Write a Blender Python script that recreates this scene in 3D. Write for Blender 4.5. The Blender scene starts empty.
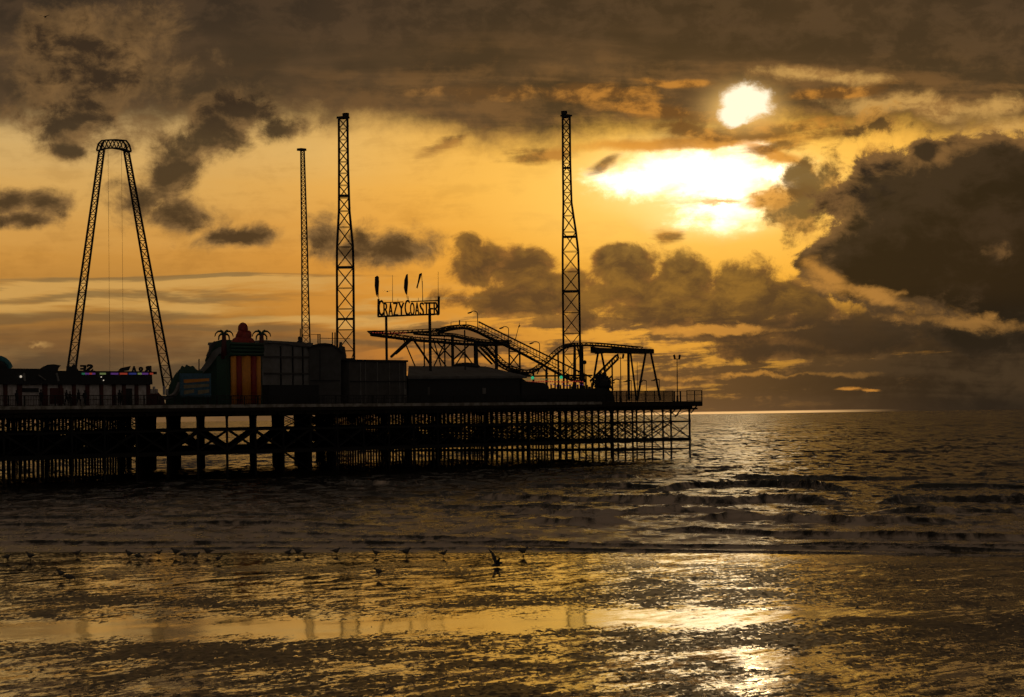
import bpy, bmesh, math, random
import numpy as np
from mathutils import Vector, Matrix
random.seed(7); rng = np.random.RandomState(11)
SC = bpy.context.scene
COL = SC.collection
RAD = math.radians
# ------------------------------------------------------------------ camera
F, CX, CY, EYE = 2500.0, 512.0, 348.5, 6.3
PITCH, ROLL = math.atan((416.7 - 348.5) / 2500.0), RAD(0.85)
RC = (Matrix.Rotation(RAD(90) + PITCH, 3, 'X') @ Matrix.Rotation(-ROLL, 3, 'Z'))
cam = bpy.data.cameras.new('camera'); cam_o = bpy.data.objects.new('camera', cam); COL.objects.link(cam_o)
M4 = RC.to_4x4(); M4.translation = Vector((0, 0, EYE)); cam_o.matrix_world = M4
cam.sensor_width = 36.0; cam.lens = 36.0 * F / 1024.0
cam.clip_start = 0.5; cam.clip_end = 60000
SC.camera = cam_o

def ray(x, y):
    return (RC @ Vector(((x - CX) / F, (CY - y) / F, -1.0))).normalized()
def uv(x, y):
    d = ray(x, y)
    return math.atan2(d.x, d.y) * F, math.asin(d.z) * F
def srgb(r, g, b, k=1.0):
    def c(v):
        v = v / 255.0
        return (v / 12.92 if v <= 0.04045 else ((v + 0.055) / 1.055) ** 2.4) * k
    return (c(r), c(g), c(b), 1.0)

# ------------------------------------------------------------------ node expression helper
class X:
    nt = None
    def __init__(s, sock): s.s = sock
    @staticmethod
    def put(inp, v):
        if isinstance(v, X): X.nt.links.new(v.s, inp)
        else: inp.default_value = v
    @staticmethod
    def m(op, *a, clamp=False):
        n = X.nt.nodes.new('ShaderNodeMath'); n.operation = op; n.use_clamp = clamp
        for i, v in enumerate(a): X.put(n.inputs[i], v)
        return X(n.outputs[0])
    def __add__(s, o): return X.m('ADD', s, o)
    __radd__ = __add__
    def __sub__(s, o): return X.m('SUBTRACT', s, o)
    def __rsub__(s, o): return X.m('SUBTRACT', o, s)
    def __mul__(s, o): return X.m('MULTIPLY', s, o)
    __rmul__ = __mul__
    def __truediv__(s, o): return X.m('DIVIDE', s, o)
def mx(a, b): return X.m('MAXIMUM', a, b)
def mn(a, b): return X.m('MINIMUM', a, b)
def sstep(v, lo, hi, to0=0.0, to1=1.0):
    n = X.nt.nodes.new('ShaderNodeMapRange'); n.interpolation_type = 'SMOOTHSTEP'
    X.put(n.inputs['Value'], v); X.put(n.inputs['From Min'], lo); X.put(n.inputs['From Max'], hi)
    n.inputs['To Min'].default_value = to0; n.inputs['To Max'].default_value = to1
    return X(n.outputs[0])
def lin(v, lo, hi, to0=0.0, to1=1.0):
    n = X.nt.nodes.new('ShaderNodeMapRange'); n.clamp = True
    X.put(n.inputs['Value'], v); n.inputs['From Min'].default_value = lo; n.inputs['From Max'].default_value = hi
    n.inputs['To Min'].default_value = to0; n.inputs['To Max'].default_value = to1
    return X(n.outputs[0])
def vec(x, y, z=0.0):
    n = X.nt.nodes.new('ShaderNodeCombineXYZ')
    X.put(n.inputs[0], x); X.put(n.inputs[1], y); X.put(n.inputs[2], z)
    return X(n.outputs[0])
def sep(v):
    n = X.nt.nodes.new('ShaderNodeSeparateXYZ'); X.put(n.inputs[0], v)
    return X(n.outputs[0]), X(n.outputs[1]), X(n.outputs[2])
def noise(v, scale=1.0, detail=4.0, rough=0.5, dist=0.0, color=False, dim='2D'):
    n = X.nt.nodes.new('ShaderNodeTexNoise'); n.noise_dimensions = dim; X.put(n.inputs['Vector'], v)
    n.inputs['Scale'].default_value = scale; n.inputs['Detail'].default_value = detail
    n.inputs['Roughness'].default_value = rough; n.inputs['Distortion'].default_value = dist
    return X(n.outputs['Color' if color else 'Fac'])
def ramp(v, stops, interp='LINEAR'):
    n = X.nt.nodes.new('ShaderNodeValToRGB'); X.put(n.inputs[0], v); r = n.color_ramp; r.interpolation = interp
    while len(r.elements) < len(stops): r.elements.new(0.5)
    for e, (p, c) in zip(r.elements, stops): e.position = p
    for e, (p, c) in zip(r.elements, stops): e.color = c
    return X(n.outputs[0])
def mixc(f, a, b, mode='MIX'):
    n = X.nt.nodes.new('ShaderNodeMix'); n.data_type = 'RGBA'; n.blend_type = mode
    X.put(n.inputs[0], f); X.put(n.inputs[6], a); X.put(n.inputs[7], b)
    return X(n.outputs[2])

# ------------------------------------------------------------------ world
SUN_D = ray(743, 106)
SUN_EL = math.asin(SUN_D.z); SUN_AZ = math.atan2(SUN_D.x, SUN_D.y)
world = bpy.data.worlds.new("World"); SC.world = world; world.use_nodes = True
nt = world.node_tree; X.nt = nt
for n in list(nt.nodes): nt.nodes.remove(n)
geo = nt.nodes.new('ShaderNodeTexCoord')
dx, dy, dz = sep(X(geo.outputs['Generated']))
U = X.m('ARCTAN2', dx, dy) * F
V = X.m('ARCSINE', dz) * F
P = vec(U / 100.0, V / 100.0, 0.0)
wn = noise(P, 1.1, 3, 0.5, color=True); wr, wg, wb = sep(wn)
Uw = U + (wr - 0.5) * 34.0; Vw = V + (wg - 0.5) * 24.0
cn = noise(P, 1.7, 2, 0.5, color=True); c1, c2, c3 = sep(cn)
qx = U / 100.0 + (c1 - .5) * .24 + 3.1; qy = V / 78.0 + (c2 - .5) * .24
fb = noise(vec(qx, qy), 1.6, 9, 0.66, 0.0)                         # cloud edge detail, curled
fb2 = noise(vec(qx + 14.0, qy * 1.25 + 5.0), 2.2, 7, 0.62)           # inner modelling
fl = noise(vec(U / 100.0 + 31.0, V / 62.0 + 3.0), .9, 3, 0.5)        # broad light and shade
st = noise(vec(U / 260.0, (V + U * 0.03) / 30.0, 0), 1.0, 5, 0.55, 0.3)   # long streaks
st2 = noise(vec(U / 120.0, (V - U * 0.04) / 16.0, 0), 1.0, 5, 0.6, 0.2)

def vm(op, a, b=None, c=None, out=0):
    n = X.nt.nodes.new('ShaderNodeVectorMath'); n.operation = op
    X.put(n.inputs[0], a)
    if b is not None: X.put(n.inputs[1], b)
    if c is not None: X.put(n.inputs[2], c)
    return X(n.outputs[out])
PW = vec(Uw, Vw)
def blob_len(p, x, y, rx, ry, ang=0.0):
    cu, cv = uv(x, y)
    if ang:
        n = X.nt.nodes.new('ShaderNodeMapping'); n.vector_type = 'TEXTURE'; X.put(n.inputs[0], p)
        n.inputs[1].default_value = (cu, cv, 0); n.inputs[2].default_value = (0, 0, RAD(ang)); n.inputs[3].default_value = (rx, ry, 1)
        q = X(n.outputs[0])
    else:
        q = vm('MULTIPLY_ADD', p, (1 / rx, 1 / ry, 0), (-cu / rx, -cv / ry, 0))
    return vm('LENGTH', q, out=1)
def blobs(lst, u=None, v=None):
    """1 at the centre of an ellipse of the sky, 0 on its edge, negative outside."""
    p = PW if u is None else vec(u, v)
    r = None
    for t in lst:
        e = blob_len(p, *t)
        r = e if r is None else X.m('SMOOTH_MIN', r, e, 0.22)
    return 1.0 - r
def blob(x, y, rx, ry, ang=0.0, u=None, v=None): return blobs([(x, y, rx, ry, ang)], u, v)
SU, SV = uv(735, 150)
rs = X.m('SQRT', ((U - SU) * (U - SU)) + ((V - SV) * (V - SV)) * 1.6)
near = sstep(rs, 470.0, 60.0)                       # closeness to the sun
def mul(a, c): return mixc(1.0, a, (c[0], c[1], c[2], 1), 'MULTIPLY')
def layer(sky, mask, dark, lite, shade):
    return mixc(mask, sky, mixc(shade, dark, lite))
# ---- open sky between the clouds
Vj = V + (st - 0.5) * 36.0 + (fl - .5) * 24.0
base = ramp(lin(Vj, 0, 500), [(0.0, srgb(118, 84, 50)), (0.05, srgb(150, 104, 52)), (0.13, srgb(184, 120, 50)), (0.22, srgb(206, 140, 52)),
            (0.33, srgb(220, 154, 60)), (0.45, srgb(231, 176, 84)), (0.55, srgb(226, 182, 100)), (0.65, srgb(212, 172, 100)), (1.0, srgb(120, 92, 60))])
left = sstep(U, -20.0, -420.0)
base = mixc(left, base, mul(base, (0.80, 0.88, 1.22)))
base = mixc(left * sstep(V, 190, 90) * .6, base, mul(base, (0.60, 0.66, 0.85)))
base = mixc(near * 0.85, base, srgb(255, 192, 66))
veil = sstep(st2 * 0.45 + fb2 * 0.55, 0.47, 0.66)
base = mixc(veil * 0.30, base, mul(base, (0.60, 0.55, 0.50)))
lt = sstep(st * .6 + fb * .4, .50, .64)
base = mixc(lt * .30 * (1.0 - near), base, mul(base, (1.12, 1.12, 1.18)))
# ---- light breaking through below the sun
UL, VL = U + (fb - .5) * 46, V + (fb2 - .5) * 20
g1 = sstep(blobs([(700, 190, 300, 100)], U, V), 0.0, 1.0)
base = mixc(g1 * .9, base, (1.06, 0.70, 0.17, 1))
g2 = sstep(blobs([(702, 180, 160, 58, -3), (715, 208, 100, 40)], U + (fb - .5) * 30, V + (fb2 - .5) * 12), 0.0, .72)
base = mixc(g2 * .85, base, (1.20, 0.86, 0.33, 1))
UB = U + (fb - .5) * 90 + (st2 - .5) * 60; VB = V + (fb2 - .5) * 34 + (fb - .5) * 16
bp = blobs([(704, 173, 124, 38, -3), (650, 178, 80, 26, 3), (722, 200, 62, 40, -10), (778, 176, 44, 16, -6), (744, 150, 40, 12)], UB, VB)
bf = sstep(bp, 0.0, 0.80)
base = mixc(X.m('POWER', bf, 1.5), base, (2.6, 2.2, 1.45, 1))
bc = blobs([(690, 143, 150, 9, 1), (770, 153, 50, 8, -18)], U + (fb - .5) * 20, V + (fb2 - .5) * 10)
base = mixc(sstep(bc, -.1, .6) * .9, base, srgb(214, 146, 52))
bc = blobs([(770, 199, 60, 10, 9), (716, 201, 44, 5, 3)], U + (fb - .5) * 50, V + (fb2 - .5) * 22)
base = mixc(sstep(bc + (fb - .5) * .8, -.15, .8) * .85, base, srgb(216, 150, 54))
sky = base
# ---- grey bank low over the horizon on the left, with pale bands across it
lowl = sstep(V + (st - .5) * 60, 112.0, 52.0) * sstep(U, -110.0, -240.0)
sky = layer(sky, lowl * 0.93, srgb(80, 67, 49), srgb(120, 98, 64), sstep(fl * .5 + st2 * .5, .42, .60))
bl = blobs([(120, 290, 330, 12, 1), (60, 306, 240, 12), (330, 318, 170, 8), (420, 300, 100, 6)], U, V + (st - .5) * 44)
sky = mixc(sstep(bl + (st2 - .5) * 1.5, -0.05, 0.75) * 0.70, sky, srgb(208, 168, 96))
bl = blobs([(150, 281, 260, 4, 1), (90, 300, 280, 5, 1), (60, 318, 260, 8), (250, 330, 170, 7), (360, 345, 170, 6)], U, V + (st - .5) * 34)
sky = mixc(sstep(bl + (st2 - .5) * 1.5, -0.05, 0.75) * 0.62, sky, srgb(100, 83, 57))
bl = blob(34, 344, 22, 6, 0, U + (fb - .5) * 30, V + (fb2 - .5) * 18)
sky = mixc(sstep(bl + (fb - .5) * 2.2, 0.05, 0.8) * 0.9, sky, srgb(180, 142, 84))
# ---- broken layers low in the middle and on the right
rgt = lin(U, 120, 430)
midm = sstep(V, 128.0, 84.0) * sstep(U, -200.0, -60.0)
cov = fb * .32 + st2 * .68 + rgt * .15 + lin(V, 0, 100, 0.075, 0.0)
sky = layer(sky, midm * sstep(cov, 0.46, 0.56) * 0.92, mixc(rgt, srgb(94, 69, 44), srgb(44, 37, 30)), mixc(rgt, srgb(150, 106, 56), srgb(78, 60, 40)), sstep(fb2 + (0.53 - cov) * 1.4, .44, .62))
# ---- overcast deck across the top
dk = V + (fb - .5) * 40 + (fl - .5) * 34 + lin(U, 60, 420, 0.0, 22.0) + lin(X.m('ABSOLUTE', U - 40.0), 0, 160, 22.0, 0.0)
deck = sstep(dk, 276.0, 316.0)
dtop = mixc(sstep(fl * .55 + st * .45, .38, .62), srgb(50, 40, 30), srgb(80, 61, 42))
dtop = mixc(sstep(V, 400, 318) * sstep(st * .5 + fb2 * .5, .44, .62) * .6 * (1.0 - left), dtop, srgb(124, 90, 52))
dtop = mixc(left * .75, dtop, mixc(sstep(fl, .4, .6), srgb(56, 44, 33), srgb(74, 58, 42)))
dtop = mixc(sstep(V + (fl - .5) * 60 + rgt * 50, 352, 400) * .8, dtop, mixc(sstep(fb2, .4, .65), srgb(40, 33, 28), srgb(66, 52, 39)))
sky = mixc(deck * 0.96, sky, dtop)
# lit gaps under the deck on the right
gp_ = blobs([(930, 108, 130, 16, -4), (820, 74, 90, 10, -4), (1010, 128, 70, 14)], Uw, Vw)
sky = mixc(sstep(gp_ + (fb - .5) * 2.0, 0.0, .8) * .8, sky, mixc(sstep(fb2, .4, .6), srgb(160, 120, 66), srgb(206, 164, 92)))
# ---- streaks beside the sun
b = blobs([(650, 108, 100, 13, -8), (590, 94, 90, 12, -4), (500, 92, 90, 9), (700, 130, 60, 10, -10), (790, 132, 80, 14, 0), (770, 150, 50, 8, 5), (836, 92, 60, 8, 6), (690, 84, 60, 5, -4), (540, 154, 36, 9), (604, 160, 28, 8, 22), (450, 145, 40, 7, 20), (672, 236, 14, 9)], U + (wr - .5) * 46 + (c1 - .5) * 12, V + (wg - .5) * 20 + (c2 - .5) * 8)
m = sstep(b + (fb - .5) * 1.6 + (st2 - .5) * 1.6, -0.1, 0.75)
sky = layer(sky, m * 0.86, mixc(near, srgb(84, 66, 44), srgb(112, 76, 34)), mixc(near, srgb(128, 98, 60), srgb(196, 134, 52)), sstep(fb2, .42, .64))
# ---- torn cumulus on the left, with trailing wisps
cl = [(100, 60, 78, 46), (78, 116, 60, 34), (66, 150, 24, 12), (238, 110, 58, 20, 12), (205, 136, 56, 28, 30), (172, 172, 40, 24, 40), (138, 200, 34, 24), (178, 216, 44, 18, -15), (238, 238, 46, 11, 8), (292, 128, 30, 12),
      (12, 204, 30, 12), (52, 206, 26, 15), (20, 220, 40, 8), (390, 246, 46, 20), (350, 252, 20, 9), (322, 238, 17, 20)]
dens = blobs(cl) * 1.25 + .20 + (fb - .5) * 3.1
m = sstep(dens, -0.35, 0.80)
shade = sstep(fb2 * .9 + fl * .3 - dens * 0.34, .16, .58)
sky = layer(sky, m * 0.94, srgb(54, 42, 30), srgb(124, 96, 60), shade)
# ---- the flat based bank in the middle
cm = [(470, 244, 18, 18), (482, 262, 34, 26), (516, 266, 36, 26), (550, 284, 54, 20), (628, 276, 42, 34, 8), (614, 256, 24, 16), (688, 284, 38, 28), (648, 296, 110, 24), (748, 290, 46, 28), (772, 304, 60, 28), (560, 300, 140, 15), (700, 312, 150, 18), (840, 330, 130, 22), (770, 350, 60, 12)]
flat = sstep(V, uv(600, 322)[1], uv(600, 306)[1] + 4)
dens = blobs(cm) * 1.4 + .16 + (fb - .5) * 2.5
m = sstep(dens, -0.10, 0.50) * lin(fb2, .35, .6, .80, 1.0)
shade = sstep(fb2 * .8 + fl * .2 - dens * 0.34, .22, .58)
sky = layer(sky, m * 0.95, mixc(rgt, srgb(80, 58, 36), srgb(50, 40, 30)), mixc(rgt, srgb(140, 96, 46), srgb(92, 68, 42)), shade)
# ---- the big dark cloud on the right, ragged towards the sun
big = [(940, 210, 112, 70), (985, 176, 84, 46), (1060, 210, 120, 90), (872, 250, 70, 42, 10), (900, 200, 50, 46), (975, 280, 140, 40), (1090, 290, 170, 66), (930, 150, 20, 14), (1040, 330, 120, 26)]
rag = [(820, 190, 44, 40, 40), (790, 214, 42, 22), (812, 226, 40, 24), (884, 126, 34, 18, 8), (880, 160, 26, 26), (800, 176, 16, 14)]
dr = blobs(rag, Uw, Vw) + (fb - .5) * 4.0
sky = layer(sky, sstep(dr, -0.1, 0.7) * .88, srgb(84, 62, 34), srgb(190, 138, 62), sstep(fb2 * .9 - dr * .22, .24, .50))
b = blobs(big); dens = b * 2.0 + .12 + (fb - .5) * 2.1
m = sstep(dens, -0.02, 0.30)
shade = sstep(fb2 * .7 + fl * .3 - dens * 0.42, .10, .44)
core = mixc(sstep(fl * .5 + fb2 * .5 + lin(V, 90, 250, -.1, .08), .40, .60), srgb(17, 15, 13), srgb(44, 35, 27))
sky = layer(sky, m * 0.98, core, mixc(lin(V, 70, 190), srgb(60, 47, 34), srgb(116, 86, 50)), shade)
gg = blobs([(880, 296, 90, 11, -14), (965, 322, 90, 9, -5), (835, 275, 30, 14, -30), (720, 330, 120, 6), (770, 375, 120, 4)], Uw, V + (fb2 - .5) * 22)
sky = mixc(sstep(gg + (fb - .5) * 2.4, 0.0, .9) * .85, sky, mixc(rgt, srgb(214, 150, 60), srgb(170, 124, 62)))
# ---- the murk at the right of the horizon
mk = sstep(V + (st - .5) * 40 + (fb - .5) * 30, 112.0, 40.0) * sstep(U, 130.0, 480.0)
sky = mixc(mk * 0.92, sky, mixc(sstep(fb2 * .5 + st * .5, .42, .60), srgb(27, 24, 21), srgb(56, 46, 34)))
hz = sstep(V, 24.0, 2.0)
sky = mixc(hz * 0.7, sky, mixc(sstep(U, 120, 470), srgb(112, 84, 54), srgb(26, 25, 24)))
gl = sstep(X.m('ABSOLUTE', V - 0.6), 2.0, 0.6) * sstep(X.m('ABSOLUTE', U - 215.0), 175.0, 50.0) * .85  # bright line painted into the sky colour, standing in for sunlit far sea
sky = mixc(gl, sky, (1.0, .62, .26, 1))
bl = blobs([(852, 389.5, 22, 3), (872, 390, 12, 2.2)], U + (fb - .5) * 24, V + (fb2 - .5) * 9)
sky = mixc(sstep(bl + (st2 - .5) * 2.2, 0.05, 0.8) * .9, sky, srgb(190, 130, 54))
# ---- sun, blown out behind thin cloud
US, VS = U + (fb - .5) * 44 + (c1 - .5) * 12, V + (fb2 - .5) * 26
halo = sstep(blob(743, 108, 74, 46, 0, U, V), 0.0, 1.0)
sky = mixc(halo * halo * .9, sky, (1.15, 0.72, 0.22, 1))
sd = blobs([(744, 101, 28, 17), (740, 112, 19, 15)], US, VS)
sky = mixc(X.m('POWER', sstep(sd, -0.16, 0.34), 1.4), sky, (1.15, 1.04, .80, 1))
sky = mul(sky, (1.05, .965, .88))
# the rest of the sky, above and behind, is heavy evening overcast
upm = sstep(V, 420.0, 900.0)
side = sstep(X.m('ABSOLUTE', U), 700.0, 2600.0)
under = noise(P, 0.12, 4, .5)
sky = mixc(mx(upm, side), sky, mixc(under, (0.024, 0.018, 0.013, 1), (0.085, 0.064, 0.045, 1)))
east = sstep(dy, 0.1, -0.7) * sstep(dz, 1.0, 0.3)
sky = mixc(east, sky, (0.105, 0.090, 0.076, 1))
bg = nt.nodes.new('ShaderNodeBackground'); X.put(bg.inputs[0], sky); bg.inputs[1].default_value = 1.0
# low daylight from a physical evening sky, far below the cloud brightness
ns = nt.nodes.new('ShaderNodeTexSky'); ns.sky_type = 'NISHITA'; ns.sun_disc = False
ns.sun_elevation = SUN_EL; ns.sun_rotation = SUN_AZ
bg2 = nt.nodes.new('ShaderNodeBackground'); nt.links.new(ns.outputs[0], bg2.inputs[0]); bg2.inputs[1].default_value = 0.0002
ad = nt.nodes.new('ShaderNodeAddShader'); nt.links.new(bg.outputs[0], ad.inputs[0]); nt.links.new(bg2.outputs[0], ad.inputs[1])
wo = nt.nodes.new('ShaderNodeOutputWorld'); nt.links.new(ad.outputs[0], wo.inputs[0])
world.cycles.sampling_method = 'MANUAL'; world.cycles.sample_map_resolution = 2048

sun = bpy.data.lights.new('sun', 'SUN'); sun.energy = 0.0012; sun.angle = RAD(0.6); sun.color = (1.0, 0.66, 0.30)
sun_o = bpy.data.objects.new('sun', sun); COL.objects.link(sun_o)
sun_o.rotation_euler = (-SUN_D).to_track_quat('-Z', 'Y').to_euler()
sun_o.location = (0, 0, 200)
SC.view_settings.view_transform = 'Standard'; SC.view_settings.look = 'None'; SC.view_settings.exposure = 0; SC.view_settings.gamma = 1

# ------------------------------------------------------------------ materials
def mat(name, col, rough=0.6, metal=0.0, spec=0.5, var=0.35, scale=3.0, emit=None, estr=0.0, bump=0.0):
    m = bpy.data.materials.new(name); m.use_nodes = True
    nt = m.node_tree; X.nt = nt; b = nt.nodes['Principled BSDF']
    tc = nt.nodes.new('ShaderNodeTexCoord')
    n = noise(X(tc.outputs['Object']), scale, 5, 0.6, dim='3D')
    c = (col[0], col[1], col[2], 1)
    dk = (col[0] * (1 - var), col[1] * (1 - var) * .95, col[2] * (1 - var) * .9, 1)
    X.put(b.inputs['Base Color'], mixc(sstep(n, .35, .65), dk, c))
    X.put(b.inputs['Roughness'], lin(n, .3, .7, max(rough - .12, .05), min(rough + .12, 1)))
    b.inputs['Metallic'].default_value = metal
    b.inputs['Specular IOR Level'].default_value = spec
    if bump:
        bn = nt.nodes.new('ShaderNodeBump'); bn.inputs['Distance'].default_value = bump; X.put(bn.inputs['Height'], n)
        nt.links.new(bn.outputs[0], b.inputs['Normal'])
    if emit: b.inputs['Emission Color'].default_value = (*emit, 1); b.inputs['Emission Strength'].default_value = estr
    return m

def ground(x, y, z=0.0):
    d = ray(x, y); k = (z - EYE) / d.z
    return d.x * k, d.y * k

# smooth random field for numpy (sum of plane waves)
def waves(x, y, n, lmin, lmax, dirc, spread, seed, p=1.0):
    r = np.random.RandomState(seed); h = np.zeros_like(x)
    for i in range(n):
        L = math.exp(r.uniform(math.log(lmin), math.log(lmax))); a = dirc + r.normal() * spread
        k = 2 * math.pi / L; ph = r.uniform(0, 6.28)
        h += (L / lmax) ** p * np.sin(k * (x * math.sin(a) + y * math.cos(a)) + ph)
    return h / math.sqrt(n)

def grid_mesh(name, XX, YY, ZZ, attrs={}):
    nr, nc = XX.shape
    me = bpy.data.meshes.new(name)
    co = np.stack([XX, YY, ZZ], -1).reshape(-1, 3).astype(np.float32)
    idx = np.arange(nr * nc).reshape(nr, nc)
    q = np.stack([idx[:-1, :-1], idx[:-1, 1:], idx[1:, 1:], idx[1:, :-1]], -1).reshape(-1, 4)
    me.vertices.add(len(co)); me.vertices.foreach_set('co', co.ravel())
    me.loops.add(q.size); me.loops.foreach_set('vertex_index', q.ravel().astype(np.int32))
    me.polygons.add(len(q)); me.polygons.foreach_set('loop_start', (np.arange(len(q)) * 4).astype(np.int32))
    me.polygons.foreach_set('loop_total', np.full(len(q), 4, np.int32))
    me.polygons.foreach_set('use_smooth', np.ones(len(q), bool))
    for k, v in attrs.items():
        at = me.attributes.new(k, 'FLOAT', 'POINT'); at.data.foreach_set('value', v.ravel().astype(np.float32))
    me.update(); me.validate()
    o = bpy.data.objects.new(name, me); COL.objects.link(o); return o

# ---- sea -----------------------------------------------------------
ang = np.concatenate([np.linspace(-62, -16, 60)[:-1], np.linspace(-16, 16, 520), np.linspace(16, 62, 60)[1:]]) * math.pi / 180
yy = [98.0]
while yy[-1] < 430: yy.append(yy[-1] + 0.16 + (yy[-1] - 98) * 0.0021)
while yy[-1] < 3000: yy.append(yy[-1] * 1.0065)
while yy[-1] < 45000: yy.append(yy[-1] * 1.25)
yy = np.array(yy)
AA, YY = np.meshgrid(ang, yy)
XX = np.tan(AA) * YY
# the shoreline runs slightly across the view
def shore_y(x): return 115.3 - 0.28 * x
DS = (YY - shore_y(XX) - 1.1 * np.sin(XX * .21 + 1) - .6 * np.sin(XX * .53) - .3 * np.sin(XX * 1.31 + 2)) * 0.963                      # metres seaward of the swash edge
fade_far = np.clip(1 - (YY - 350) / 2200, 0, 1)
wx = waves(XX, YY, 10, 8, 60, 1.57, .5, 3)           # slow wobble along the crests
H = 0.055 * waves(XX, YY, 26, 1.2, 7.0, 0.25, .5, 5, .8) * np.clip(DS / 14, 0.03, 1)
H += 0.10 * waves(XX, YY, 14, 7, 26, 0.2, .28, 8, .7) * np.clip((DS - 12) / 60, 0.0, 1)
H += 0.26 * waves(XX, YY, 22, 9, 34, 0.15, .42, 77, .8) * np.clip((DS - 70) / 120, 0.0, 1)
H *= fade_far
foam = np.zeros_like(H)
foam += np.clip(1 - (DS - 20) / 110, 0, 1) * 0.66
# breakers: crest as picture points on the water, height in metres, front width
BR = [([(640, 493), (690, 488), (740, 486), (800, 487), (860, 492)], .62, 1.5), ([(520, 487), (600, 487), (680, 489)], .30, 1.1),
      ([(330, 484), (400, 485), (450, 483), (500, 486)], .42, 1.2), ([(590, 500), (650, 503), (720, 504), (780, 502), (850, 505)], .66, 1.5),
      ([(880, 503), (930, 501), (980, 502), (1060, 504)], .62, 1.5), ([(470, 499), (540, 500), (610, 501)], .3, .9), ([(500, 512), (560, 514), (630, 513)], .34, .9),
      ([(620, 512), (700, 511), (760, 513)], .40, .9), ([(520, 522), (570, 524), (630, 523)], .42, .9), ([(690, 520), (760, 520), (860, 523), (960, 522)], .42, .9), ([(880, 512), (960, 512), (1060, 513)], .46, 1.1),
      ([(660, 530), (700, 531), (780, 536), (900, 538), (1060, 540)], .22, .5), ([(-40, 527), (60, 525), (160, 527)], .12, .4), ([(120, 524), (240, 524), (380, 527)], .15, .4),
      ([(-60, 518), (120, 518), (260, 515), (340, 517)], .12, .5), ([(430, 508), (500, 510), (600, 508)], .2, .7), ([(240, 533), (330, 536), (420, 539), (520, 541)], .12, .35),
      ([(-60, 543), (100, 544), (300, 544), (512, 544.5), (700, 547), (860, 549.5), (1080, 552)], .13, .32), ([(100, 549), (300, 549), (512, 549.5), (700, 551.5), (860, 554), (1080, 557)], .08, .28),
      ([(-60, 535), (60, 536), (170, 537)], .10, .35), ([(340, 494), (420, 497), (470, 495)], .16, .6), ([(0, 504), (90, 503), (200, 506)], .10, .5), ([(780, 545), (900, 546), (1060, 548)], .11, .3),
      ([(720, 478), (830, 479), (930, 478)], .35, 1.4), ([(900, 488), (980, 487), (1060, 489)], .30, 1.2), ([(560, 478), (640, 477)], .3, 1.2)]
wob = waves(XX, YY * 0.15, 12, 3, 16, 1.57, .2, 21)
for bi, (pts, A, w) in enumerate(BR):
    g = np.array([ground(*p) for p in pts])
    yc = np.interp(XX, g[:, 0], g[:, 1])
    # carry the slope of the last leg past its ends
    sl = (g[-1, 1] - g[0, 1]) / (g[-1, 0] - g[0, 0])
    yc += np.where(XX > g[-1, 0], (XX - g[-1, 0]) * sl, 0) + np.where(XX < g[0, 0], (XX - g[0, 0]) * sl, 0)
    yc = yc + 0.7 * w * wob + 0.5 * w * wx
    L = g[-1, 0] - g[0, 0]; e = 0.16 * L + 1
    env = np.clip((XX - g[0, 0] + e * .3) / e, 0, 1) * np.clip((g[-1, 0] + e * .3 - XX) / e, 0, 1)
    env = env * env * (3 - 2 * env)
    env *= (0.80 + 0.20 * np.sin(XX * 0.5 + bi) * np.sin(XX * .21 + bi * 2.1)) if A < .3 else (0.74 + 0.26 * np.sin(XX * 0.45 + bi) * np.sin(XX * .19 + bi * 2.1))
    D = YY - yc
    prof = np.where(D < 0, np.exp(-(np.abs(D) / (0.42 * w)) ** 1.6), np.exp(-(D / (2.4 * w)) ** 2))
    rag = 1 + 0.35 * waves(XX, YY, 10, .5, 2.2, 1.2, .9, 40 + bi)
    foam *= 1 - .85 * env * np.exp(-((D + .1 * w) / (.45 * w)) ** 2) * (1.0 if A < .3 else .4)
    H += (1.0 if A > .3 else 1.5) * A * env * prof * (1 + 0.0 * D) * (np.clip(rag, .4, 1.5) if A > .3 else np.clip(.5 + .5 * rag, .6, 1.25))
    fr = np.where(D < 0, np.exp(-(D / (2.6 * w)) ** 2), np.exp(-(D / (0.35 * w)) ** 2))
    foam += 0.55 * env * fr * min(1, A / .3) * np.clip(.6 + .7 * waves(XX, YY, 12, .8, 5, .6, .9, 90 + bi), 0, 1.3)
H -= 0.10 * np.clip((3.0 - DS) / 10, 0, 1) * (1 - np.exp(-np.clip(-DS + 3, 0, 30) / 3))
H = np.where(DS < 0, H - (-DS) * 0.02, H)            # the sheet dives under the sand
sea = grid_mesh('sea', XX, YY, H, {'foam': np.clip(foam * (1 - .45 * np.clip((XX - 14) / 22, 0, 1)), 0, 1), 'shal': np.clip(1 - DS / 40, 0, 1)})  # pale foam colour cut back to the right as a painted cloud shadow
sea['kind'] = 'structure'
m = bpy.data.materials.new('sea_water'); m.use_nodes = True; nt = m.node_tree; X.nt = nt
b = nt.nodes['Principled BSDF']
gp = nt.nodes.new('ShaderNodeNewGeometry'); px, py, pz = sep(X(gp.outputs['Position']))
def attr(k):
    n = X.nt.nodes.new('ShaderNodeAttribute'); n.attribute_name = k; return X(n.outputs['Fac'])
fo = attr('foam'); sh = attr('shal')
f1 = noise(vec(px * 0.9, py * 0.32), 1.0, 7, .66, .4); f2 = noise(vec(px * 0.25, py * 0.11), 1.0, 4, .6)
fm = sstep(fo * .9 + (f1 - .5) * 1.6 + (f2 - .5) * .8, .28, .80)
X.put(b.inputs['Base Color'], mixc(fm, (0.010, 0.009, 0.007, 1), (0.60, 0.46, 0.35, 1)))
X.put(b.inputs['Roughness'], lin(fm, 0, 1, 0.16, 0.36))
b.inputs['IOR'].default_value = 1.33
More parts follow.
